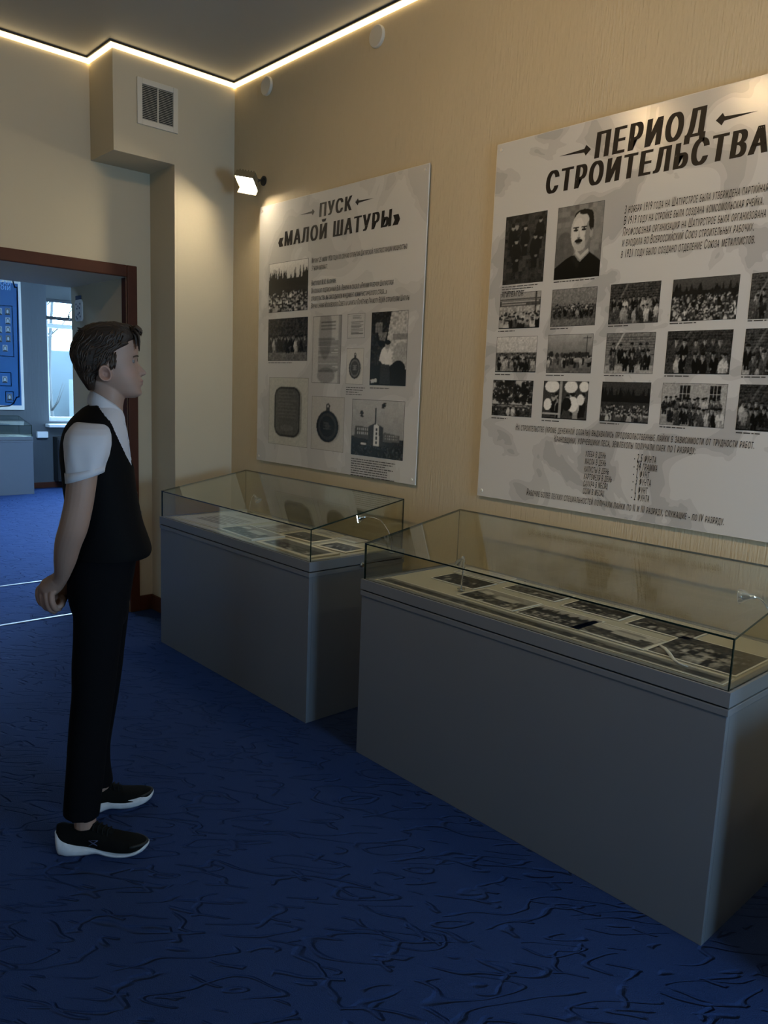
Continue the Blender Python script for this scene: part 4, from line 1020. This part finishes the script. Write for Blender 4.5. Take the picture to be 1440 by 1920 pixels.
# arms and hands
def limb(pts, rad, k=4):
    p, r = smooth_path(pts, rad, k); mb.tube([bp(*q) for q in p], r, 20)
limb([(166, 822, -.15), (160, 850, -.190), (153, 905, -.202), (147.5, 945, -.204), (138, 988, -.200), (128, 1018, -.180), (122, 1050, -.150), (116.5, 1076, -.115), (108, 1090, -.085)], [.040, .042, .0415, .0405, .0405, .038, .0325, .0240, .025])
limb([(170, 822, .15), (165, 850, .190), (160, 905, .20), (154, 950, .20), (148, 990, .19), (138, 1025, .15), (128, 1060, .10), (119, 1095, .045), (112, 1112, .01)], [.040, .042, .0415, .040, .040, .037, .031, .024, .026])
limb([(110, 1086, -.095), (101, 1095, -.075), (90, 1102, -.060), (80, 1106, -.050)], [.0245, .0300, .0300, .0200])
limb([(116, 1105, .02), (109, 1120, -.015), (103, 1130, -.03)], [.026, .029, .022])
for pts, r0 in (([(80, 1100, -.040), (73.5, 1104, -.040), (72, 1117, -.042), (77, 1130, -.040), (86, 1136, -.03)], .0098),
                ([(87, 1102, -.064), (80, 1108, -.064), (80, 1123, -.066), (86, 1138, -.060), (95, 1142, -.045)], .0102),
                ([(94, 1105, -.080), (88, 1112, -.082), (89, 1127, -.084), (95, 1142, -.074), (104, 1146, -.058)], .0100),
                ([(102, 1108, -.092), (97, 1115, -.094), (98, 1129, -.094), (104, 1141, -.084), (111, 1142, -.068)], .0092),
                ([(104, 1096, -.030), (98, 1110, -.012), (94, 1124, -.008)], .0110),
                ([(112, 1116, -.020), (118, 1124, -.050), (116, 1134, -.072), (109, 1138, -.080)], .0095),
                ([(106, 1128, -.030), (113, 1136, -.055), (109, 1145, -.062)], .0090),
                ([(98, 1130, -.020), (104, 1143, -.035), (100, 1149, -.05)], .0088)):
    limb(pts, [r0*1.05]+[r0]*(len(pts)-2)+[r0*.82], 4)
# legs (inside the trousers) down to the ankles
mb.tube([bp(190, 1120, -.075), bp(172, 1330, -.11), bp(158, 1500, -.128), bp(160, 1548, -.130)], [.06, .045, .034, .034], 16)
mb.tube([bp(190, 1120, .075), bp(182, 1330, .10), bp(181, 1440, .108), bp(186, 1478, .110)], [.06, .045, .034, .034], 16)
body = remeshed(mb, 'body', .0026, 3, boy, [SKIN])
me = body.data; nv_ = len(me.vertices); co = np.zeros(nv_*3); me.vertices.foreach_get('co', co); co = co.reshape(-1, 3)
col = np.ones((nv_, 4)); col[:, :3] = (.335, .205, .155)
def dab(c, r, v, al):
    c = np.array(c); d2 = (((co-c)/np.array(r))**2).sum(1); k = (al*np.exp(-d2**1.5))[:, None]; col[:, :3] = col[:, :3]*(1-k)+np.array(v)*k
mz = bp(268, 716.5, 0); dab(mz+np.array([-.004, 0, .0035]), (.012, .022, .0045), (.30, .135, .115), .75); dab(mz+np.array([-.004, 0, -.005]), (.012, .019, .0045), (.30, .135, .115), .75); dab(mz+np.array([-.006, 0, 0]), (.014, .021, .0016), (.16, .07, .06), .8)
for sg in (-1, 1):
    dab(bp(199, 702, sg*.08), (.022, .02, .03), (.43, .22, .17), .5); dab(bp(244, 699, sg*.055), (.025, .02, .018), (.43, .23, .18), .35)
    dab((eyeR[0], sg*.033, eyeR[2]), (.014, .012, .008), (.29, .17, .13), .5)
dab(bp(268, 705, 0)+np.array([-.003, -.007, 0]), (.006, .004, .0025), (.16, .08, .06), .7)
hc = bp(92, 1120, -.06); dab(hc, (.05, .05, .05), (.40, .22, .17), .5)
at = me.color_attributes.new('Col', 'FLOAT_COLOR', 'POINT'); at.data.foreach_set('color', col.ravel())
# eyes, lids, brows
for sg in (-1, 1):
    # find the face surface at the eye
    sel = (np.abs(co[:, 1]-sg*.031) < .004) & (np.abs(co[:, 2]-eyeR[2]) < .004); xf = co[sel, 0].max() if sel.any() else eyeR[0]
    c = np.array([xf-.0095, sg*.031, eyeR[2]])
    bm = bmesh.new(); bmesh.ops.create_uvsphere(bm, u_segments=32, v_segments=20, radius=.0112); me2 = bpy.data.meshes.new('eye'); bm.to_mesh(me2); bm.free()
    me2.polygons.foreach_set('use_smooth', [True]*len(me2.polygons))
    o = link('eye', me2, boy, [SKIN]); o.location = c
    v = np.zeros(len(me2.vertices)*3); me2.vertices.foreach_get('co', v); v = v.reshape(-1, 3)/.0112; look = np.array([.98, -.02, .18]); look /= np.linalg.norm(look); dt = v @ look
    cl = np.ones((len(v), 4)); cl[:, :3] = (.17, .145, .14); cl[dt > .86, :3] = (.10, .09, .07); cl[dt > .965, :3] = (.01, .01, .01)
    a2 = me2.color_attributes.new('Col', 'FLOAT_COLOR', 'POINT'); a2.data.foreach_set('color', cl.ravel())
    # upper and lower lids: parts of spherical shells
    m = MB(); V = []; F = []; nu, nv2 = 20, 6
    for (z0_, z1_) in ((.34, 1.0), (-1.0, -.46)):
        b0 = len(V)
        for i in range(nv2+1):
            zz = z0_+(z1_-z0_)*i/nv2; rr_ = math.sqrt(max(0, 1-min(1, zz*zz*.98)))
            for k in range(nu+1):
                a = -1.45+2.9*k/nu; V.append(c+.0121*np.array([rr_*math.cos(a), rr_*math.sin(a), zz+.0]))
        for i in range(nv2):
            for k in range(nu): q = b0+i*(nu+1)+k; F.append((q, q+1, q+nu+2, q+nu+1))
    m.add(V, F, 0, True); o = m.build('eyelids', mat('eyelid_skin', (.36, .22, .165), .5), boy)
    md = o.modifiers.new('t', 'SOLIDIFY'); md.thickness = .0006; md.offset = 1
    m = MB(); bpts = []
    for t in np.linspace(0, 1, 9):
        u, vv = 255.5-15*t, 668.5-2.6*math.sin(t*2.6)+1.5*t; s_ = sg*(.016+.032*t); q = bp(u, vv, s_)
        sel = (np.abs(co[:, 1]-s_) < .004) & (np.abs(co[:, 2]-q[2]) < .004); q[0] = co[sel, 0].max()+.0006 if sel.any() else q[0]; bpts.append(q)
    m.tube(bpts, [.0016+.0014*math.sin(min(1, t*1.4)*2.6) for t in np.linspace(0, 1, 9)], 8); m.build('eyebrow', mat('brow_brown', (.07, .042, .028), .8), boy)

# --- hair: shaped mass with combed strands
HAIRM = mat('brown_hair', (.022, .011, .006), .6, noise=(90, .5), bump=(160, 3, (.25, 1, 1)), bumpstr=.5)
mb = MB()
HR = [(607.5, 183, 215, .028), (610, 168, 234, .048), (614, 158, 246, .062), (620, 150, 253, .072), (628, 143, 257, .0795), (640, 137, 254, .0835), (650, 133.5, 245, .0848), (660, 132.5, 232, .0850), (672, 134.5, 223, .0840), (684, 139, 217, .0815), (693, 143, 212.5, .0765), (698, 146, 206, .0725), (704, 149, 190, .070), (714, 155.5, 184, .067), (724, 162.5, 181, .058), (732, 168, 179, .048)]
R_ = interp_rows(HR, 2.0); rr = []
for (y, b, f, hw_) in R_:
    A, B = bp(b, y, 0), bp(f, y, 0); rr.append(ring((A+B)/2, (B-A)/2, (0, hw_, 0), 72, 2.9 if y > 645 else 2.3))
loft(mb, rr[::-1])
rh = np.random.RandomState(5)
def hairpt(a_, y):
    """point on the hair mass: a_ angle (0 front), y pixel row"""
    i = int(np.clip((y-R_[0, 0])/2.0, 0, len(R_)-1)); return rr[i][int(round(a_/(2*math.pi)*72)) % 72]
strands = MB()
# top: combed forward from the crown, flicking up at the fringe
for k in range(420):
    s = (rh.rand()*2-1)*.070; u0 = 150+rh.rand()*70; L_ = 35+rh.rand()*50; u1 = min(u0+L_, 262+rh.rand()*4); P = []; hl = rh.rand()**2*2.4
    for t in np.linspace(0, 1, 7):
        u = u0+(u1-u0)*t; ss = s*(1-.12*t)+.004*math.sin(3*t+k)
        # height of the mass at (u, ss)
        best = None
        for (y, b, f, hw_) in R_[:40]:
            cxp, ra = (b+f)/2, (f-b)/2
            if ra > 0 and abs((u-cxp)/ra)**2.3+abs(ss/hw_)**2.3 < 1: best = y; break
        if best is None: break
        lift = .3+1.6*math.sin(t*3.1)*hl+(5*max(0, (u-244)/18.0)*hl)
        P.append(bp(u, best-lift, ss))
    if len(P) >= 3: strands.tube(P, [.0030*(1-.8*i/(len(P)-1))+.0004 for i in range(len(P))], 5)
# crown tufts sticking out at the back of the head
for k in range(40):
    s = (rh.rand()*2-1)*.05; u0, y0_ = 150+rh.rand()*10, 617+rh.rand()*12
    strands.tube([bp(u0+4, y0_+1, s), bp(u0-1, y0_-2, s), bp(u0-5-4*rh.rand(), y0_-1-4*rh.rand(), s*1.05)], [.003, .0022, .0004], 5)
# sideburns
for k in range(60):
    sg = -1 if k % 2 else 1; u0, y0_ = 207+rh.rand()*11, 660+rh.rand()*20; L_ = 12+6*rh.rand()
    if y0_+L_ > 698: continue
    w_ = .0762-.00004*(y0_-660)-max(0, (u0-208))*.00022
    strands.tube([bp(u0, y0_, sg*w_), bp(u0-1, y0_+L_*.5, sg*(w_+.0008)), bp(u0-2.5, y0_+L_, sg*(w_-.0012))], [.0022, .0020, .0005], 5)
# fringe tufts over the forehead
for k in range(90):
    s = (rh.rand()*2-1)*.058; u0, y0_ = 246+rh.rand()*8, 614+rh.rand()*8; up_ = rh.rand() < .6
    if up_: pts = [(u0, y0_, s), (u0+6, y0_-3, s*1.02), (u0+10+3*rh.rand(), y0_-2+8*rh.rand(), s*1.05), (u0+11+3*rh.rand(), y0_+3+9*rh.rand(), s*1.06)]
    else: pts = [(u0-2, y0_, s), (u0+6, y0_+8, s*1.02), (u0+8, y0_+20, s*1.05), (u0+5+4*rh.rand(), y0_+30+8*rh.rand(), s*1.1)]
    strands.tube([bp(*p) for p in pts], [.0042, .0040, .0030, .0006], 6)
# sides and back: short strands lying down
for k in range(520):
    a_ = math.pi*(.32+1.36*rh.rand()); y = 622+rh.rand()*98; P = []
    for t in np.linspace(0, 1, 5):
        yy = y+t*(12+10*rh.rand()*0+8); yy = min(yy, 733); q = hairpt(a_+.10*t*(1 if a_ < math.pi else -1), yy).copy(); c0 = np.array([.0, 0, q[2]]); d_ = q-c0; d_ /= np.linalg.norm(d_)+1e-9; P.append(q+d_*(.0005+.0012*math.sin(t*3)))
    strands.tube(P, [.0022, .0024, .002, .0014, .0004], 5)
hair = remeshed(mb, 'hair', .003, 2, boy, [HAIRM])
o = strands.build('hair_strands', mat('brown_hair_strand', (.036, .0165, .0078), .5, noise=(60, .6)), hair); o['kind'] = 'stuff'

# --- shirt
SHIRT = mat('white_shirt', (.55, .54, .59), .75, bump=(14, 3, (1, 1, .5)), bumpstr=.5, sheen=.1)
TORSO = [(757, 178, 222, .060), (764, 163, 226, .082), (772, 152, 229, .108), (781, 142, 231, .135), (790, 134, 233, .155), (802, 126, 236, .170), (820, 120, 239, .176), (850, 117, 243, .170), (880, 119, 246, .164), (920, 124, 249, .156), (960, 129, 252, .150), (1000, 131, 252, .146), (1030, 131, 248, .142)]
mb = MB(); column(mb, TORSO, 64, 2.15, step=4)
for sg in (-1, 1):
    rr = []
    for (u, v, s, rf, rs, tilt) in ((171, 789, .100, .030, .026, 0), (169.5, 794, .138, .046, .040, 0), (168, 803, .160, .056, .048, 0), (166, 815, .178, .0640, .052, 0), (164, 832, .192, .0665, .052, 0), (162, 855, .200, .0620, .053, .004), (160, 876, .203, .0555, .054, .010), (159.5, 893, .204, .0530, .054, .017)):
        c = bp(u, v, sg*s); q = ring(c, (rf, 0, tilt), (0, rs, 0), 48, 2.2); fold = min(1, max(0, (v-800)/50.0))
        rr.append([c+(p-c)*(1+fold*(.030*math.sin(5*j*2*math.pi/48+v*.030)+.018*math.sin(9*j*2*math.pi/48-v*.05))) for j, p in enumerate(q)])
    loft(mb, rr)
shirt = remeshed(mb, 'shirt', .004, 3, boy, [SHIRT])
# sleeve hem band
for sg in (-1, 1):
    rr = []
    for (v, s, rf, rs, tilt) in ((880, .2032, .0550, .0545, .0115), (895, .2045, .0532, .0543, .0175)):
        c = bp(159.5, v, sg*s); rr.append(ring(c, (rf, 0, tilt), (0, rs, 0), 48, 2.2))
    o = loft(MB(), rr, False).build('sleeve_hem', SHIRT, shirt); md = o.modifiers.new('t', 'SOLIDIFY'); md.thickness = .0012
# collar: leaf folded over around the neck, open at the throat
V = []; F = []; nk, nj = 60, 6
for k in range(nk+1):
    a_ = math.radians(10)+(2*math.pi-math.radians(20))*k/nk; fr = .5+.5*math.cos(a_)          # 1 at the throat
    side = math.sin(a_)
    utop = 199+29*math.cos(a_); vtop = 732+34*fr**1.15; T_ = bp(utop, vtop, .062*side); 
    drop = .034+.016*fr**3+.012*abs(side); outw = .010+.012*abs(side)
    dirv = np.array([math.cos(a_), side, 0])
    for j in range(nj+1):
        t = j/nj; q = T_+dirv*(outw*t+.006*math.sin(t*math.pi)*.6)+np.array([0, 0, -drop*t]); 
        V.append(q)
for k in range(nk):
    for j in range(nj): q = k*(nj+1)+j; F.append((q, q+1, q+nj+2, q+nj+1))
o = MB().add(V, F, 0, True).build('collar', SHIRT, shirt); md = o.modifiers.new('t', 'SOLIDIFY'); md.thickness = .003; md.offset = -1
V = []; F = []
for k in range(nk+1):
    a_ = math.radians(6)+(2*math.pi-math.radians(12))*k/nk; fr = .5+.5*math.cos(a_); side = math.sin(a_)
    T_ = bp(199+28.5*math.cos(a_), 733+34*fr**1.15, .0612*side)
    for j in range(3): V.append(T_+np.array([0, 0, -.020*j])+np.array([math.cos(a_), side, 0])*.002*j)
for k in range(nk):
    for j in range(2): q = k*3+j; F.append((q, q+1, q+4, q+3))
o = MB().add(V, F, 0, True).build('collar_stand', SHIRT, shirt); md = o.modifiers.new('t', 'SOLIDIFY'); md.thickness = .002
# placket and buttons
m = MB(); pl = [bp(u, v, 0)+np.array([.0005, 0, 0]) for u, v in ((228.5, 768), (232, 785), (236.5, 803), (240, 822), (243.5, 850), (246, 878))]
V = []; F = []
for p in pl: V += [p+np.array([-.001, -.014, 0]), p+np.array([.001, -.012, 0]), p+np.array([.001, .012, 0]), p+np.array([-.001, .014, 0])]
for i in range(len(pl)-1):
    for k in range(3): F.append((i*4+k, i*4+k+1, i*4+k+5, i*4+k+4))
m.add(V, F, 0, False); m.build('placket', SHIRT, shirt)
for (u, v) in ((234.5, 795), (241, 828), (245, 860)):
    MB().disc(bp(u, v, 0)+np.array([.0005, 0, 0]), (1, 0, .1), .0050, .0015, 16).build('button', WHITEP, shirt)

# --- vest: shell over the shirt with a deep V and wide armholes
VESTM = mat('black_vest', (.0022, .0022, .0030), .8, bump=(220, 2), bumpstr=.1, spec=.12)
VR = [(757, 174, 225, .066), (764, 158, 230, .092), (772, 148, 233, .118), (781, 138, 235, .144), (790, 130.5, 236.5, .163), (802, 122.5, 239, .178), (820, 116.5, 242.5, .184), (850, 113.5, 247, .178), (880, 115.5, 250.5, .172), (920, 120, 255.5, .165), (950, 124, 261, .162), (980, 126, 268, .164), (1005, 126, 277, .167), (1020, 125, 282, .169), (1028, 125, 283.5, .170), (1036, 124.5, 281, .170)]
R_ = interp_rows(VR, 1.6); n = 200; V = []; G = []
VEDGE = np.array([(757, 183), (761, 186), (775, 198), (787, 209), (800, 215), (818, 223), (829, 228), (850, 237), (869, 246), (882, 253), (886, 300)], float)
ARMH = [(133, 822), (150, 797), (178, 793), (197, 806), (202, 840), (193, 874), (172, 897), (136, 897)]
def inpoly(x, y, P):
    c = False; n_ = len(P)
    for i in range(n_):
        (x1, y1), (x2, y2) = P[i], P[(i+1) % n_]
        if (y1 > y) != (y2 > y) and x < (x2-x1)*(y-y1)/(y2-y1)+x1: c = not c
    return c
for (y, b, f, hw_) in R_:
    A, B = bp(b, y, 0), bp(f, y, 0); V.append(ring((A+B)/2, (B-A)/2, (0, hw_, 0), n, 2.15))
nr = len(V); keep = []
for i in range(nr-1):
    y, b, f, hw_ = R_[i]+.5*(R_[i+1]-R_[i])
    for k in range(n):
        p = (V[i][k]+V[i+1][(k+1) % n])/2; u = b+(f-b)*(p[0]-V[i][n//2][0])/(V[i][0][0]-V[i][n//2][0])
        if u > np.interp(y, VEDGE[:, 0], VEDGE[:, 1]): continue                       # neckline
        if abs(p[1]) > .10 and inpoly(u, y, ARMH): continue                           # armhole
        keep.append((i*n+k, i*n+(k+1) % n, (i+1)*n+(k+1) % n, (i+1)*n+k))
o = MB().add([p for r in V for p in r], keep, 0, True).build('vest', VESTM, boy)
bm = bmesh.new(); bm.from_mesh(o.data); bmesh.ops.delete(bm, geom=[v for v in bm.verts if not v.link_faces], context='VERTS')
bd = [v for v in bm.verts if v.is_boundary]
for _ in range(3): bmesh.ops.smooth_vert(bm, verts=bd, factor=.5, use_axis_x=True, use_axis_y=True, use_axis_z=True)
bmesh.ops.recalc_face_normals(bm, faces=bm.faces); bm.to_mesh(o.data); bm.free()
md = o.modifiers.new('t', 'SOLIDIFY'); md.thickness = .004; md.offset = 0
vest = o
for (u, v) in ((250.5, 888), (256, 925), (264, 962)):
    MB().disc(bp(u, v, -.006)+np.array([-.001, 0, 0]), (1, -.1, .1), .007, .003, 18).build('button', mat('black_button', (.012, .012, .014), .3), vest)

# --- trousers
TROU = mat('black_trousers', (.0022, .0023, .0036), .9, bump=(160, 2), bumpstr=.1, spec=.12)
mb = MB()
column(mb, [(1012, 129, 254, .148), (1030, 128, 257, .152), (1060, 126, 254, .158), (1090, 126, 249, .163), (1120, 129, 244, .162), (1146, 137, 240, .150), (1165, 146, 234, .12)], 64, 2.4)
column(mb, [(1110, 132, 236, .080), (1150, 136.5, 233, .084), (1200, 136.5, 227, .082), (1250, 134, 221, .079), (1300, 134, 215, .076), (1350, 129.5, 208, .071), (1400, 126, 201, .068), (1450, 123, 196, .066), (1490, 120, 191, .066), (1527, 117.5, 187, .067)], 48, 2.2, -.078, -.128)
column(mb, [(1110, 142, 244, .080), (1150, 146, 241, .084), (1200, 146, 235, .082), (1250, 146, 229.5, .079), (1300, 147, 222.5, .076), (1350, 148, 214, .071), (1400, 149, 207, .068), (1435, 151, 208, .067), (1466, 152, 213, .068)], 48, 2.2, .078, .110)
trousers = remeshed(mb, 'trousers', .005, 3, boy, [TROU])

# --- shoes
UPPER = mat('black_shoe_knit', (.0028, .0032, .003), .9, bump=(240, 2), bumpstr=.3, spec=.15)
SOLEM = mat('white_shoe_sole', (.55, .57, .62), .6, noise=(40, .25), bump=(30, 2, (.3, 1, 3)), bumpstr=.5)
LACE = mat('shoe_lace_dark', (.010, .011, .011), .9, spec=.1)
def shoe(heel, toe, inner):
    h = np.array([heel[0], heel[1], 0.]); t = np.array([toe[0], toe[1], 0.]); d_ = t-h; L_ = np.linalg.norm(d_); d_ /= L_; sd = np.array([-d_[1], d_[0], 0])    # sd: his left
    root = empty('shoe'); root.parent = boy; root.location = h
    prof = [(0, .026, .070, .012), (.03, .008, .066, .026), (.10, 0, .050, .036), (.22, 0, .038, .039), (.34, .002, .030, .037), (.46, .008, .022, .037), (.58, .002, .012, .042), (.70, 0, .0105, .046), (.82, .004, .0135, .045), (.92, .012, .022, .036), (.975, .020, .032, .022), (1, .027, .036, .008)]
    P = interp_rows([(q[0]*100, *q[1:]) for q in prof], 2.0); rr = []
    for (x, b, tp, w_) in P:
        c = d_*L_*x/100; ti = tp+max(0, .034+b*.4-tp)*min(1, max(0, (x-6)/10))*min(1, max(0, (97-x)/14)); to = tp
        tl, tr = (ti, to) if inner > 0 else (to, ti)      # left side / right side top heights
        w0 = w_*.88
        rr.append([c+sd*-w0+np.array([0, 0, b]), c+sd*w0+np.array([0, 0, b]), c+sd*w_+np.array([0, 0, b+.008]), c+sd*w_*.98+np.array([0, 0, tl]), c+sd*w_*.6+np.array([0, 0, tl]), c+sd*-w_*.6+np.array([0, 0, tr]), c+sd*-w_*.98+np.array([0, 0, tr]), c+sd*-w_+np.array([0, 0, b+.008])])
    loft(MB(), rr).build('sole', SOLEM, root)
    up_ = [(.015, .050, .090, .014), (.05, .03, .094, .027), (.14, .02, .090, .033), (.25, .02, .088, .034), (.34, .02, .092, .034), (.42, .018, .090, .036), (.52, .012, .078, .040), (.64, .009, .064, .0445), (.76, .008, .055, .0455), (.86, .011, .050, .041), (.94, .020, .045, .026), (.985, .026, .038, .010)]
    P = interp_rows([(q[0]*100, *q[1:]) for q in up_], 2.0); rr = []
    for (x, b, tp, w_) in P:
        c = d_*L_*x/100+np.array([0, 0, b]); q = []
        for k in range(32):
            a_ = 2*math.pi*k/32; ct, sn = math.cos(a_), math.sin(a_); hh = (tp-b)
            z = hh*.35+hh*.65*sn if sn > 0 else hh*.35+hh*.35*sn
            q.append(c+sd*w_*math.copysign(abs(ct)**.8, ct)*(1-.28*max(0, sn)**2*(x < 60))+np.array([0, 0, z]))
        rr.append(q)
    up_o = loft(MB(), rr).build('upper', UPPER, root)
    def top(x): return float(np.interp(x, P[:, 0], P[:, 2])), float(np.interp(x, P[:, 0], P[:, 3]))
    m = MB(); rr = []
    for x in np.linspace(36, 62, 8):
        z, w_ = top(x); c = d_*L_*x/100; rr.append([c+sd*.017+np.array([0, 0, z-.006]), c+sd*.010+np.array([0, 0, z+.004]), c-sd*.010+np.array([0, 0, z+.004]), c-sd*.017+np.array([0, 0, z-.006])])
    loft(m, rr).build('tongue', mat('shoe_tongue', (.006, .0065, .006), .9, spec=.1), root)
    for x in (42, 47, 52, 57):
        z, w_ = top(x); m = MB(); c = d_*L_*x/100
        m.tube([c+sd*.023+np.array([0, 0, z-.008]), c+sd*.010+np.array([0, 0, z+.006])+d_*.005, c-sd*.010+np.array([0, 0, z+.006])-d_*.002, c-sd*.023+np.array([0, 0, z-.008])], .0026, 6); m.build('lace', LACE, root)
    # toe guard and side emblem
    o = inner*-1
    c = d_*L_*.44+sd*o*.0368+np.array([0, 0, .048]); m = MB()
    for a_, b_ in ((-1, 1), (1, -1)): m.tube([c-d_*.014+np.array([0, 0, .009*a_]), c+np.array([0, 0, 0])+sd*o*.0012, c+d_*.014+np.array([0, 0, .009*b_])], .0018, 6)
    m.tube([c-d_*.008+np.array([0, 0, .009]), c+d_*.012+np.array([0, 0, .009])], .0014, 6)
    m.build('emblem', mat('emblem_blue_grey', (.05, .06, .12), .5), root)
    m = MB(); pts = []
    for t_ in np.linspace(-1, 1, 15):
        x = 99-16*t_*t_; z, w_ = top(min(x, 98)); pts.append(d_*L_*x/100*.995+sd*t_*.040*(1 if abs(t_) < .99 else 1)+np.array([0, 0, .036]))
    m.tube(pts, .0045, 8); m.build('toe_guard', mat('shoe_guard', (.006, .007, .0065), .7), root)
    return root
shoe((-.155, -.112), (.128, -.192), 1)      # right shoe, outer side to the camera
shoe((-.135, .100), (.150, .145), -1)
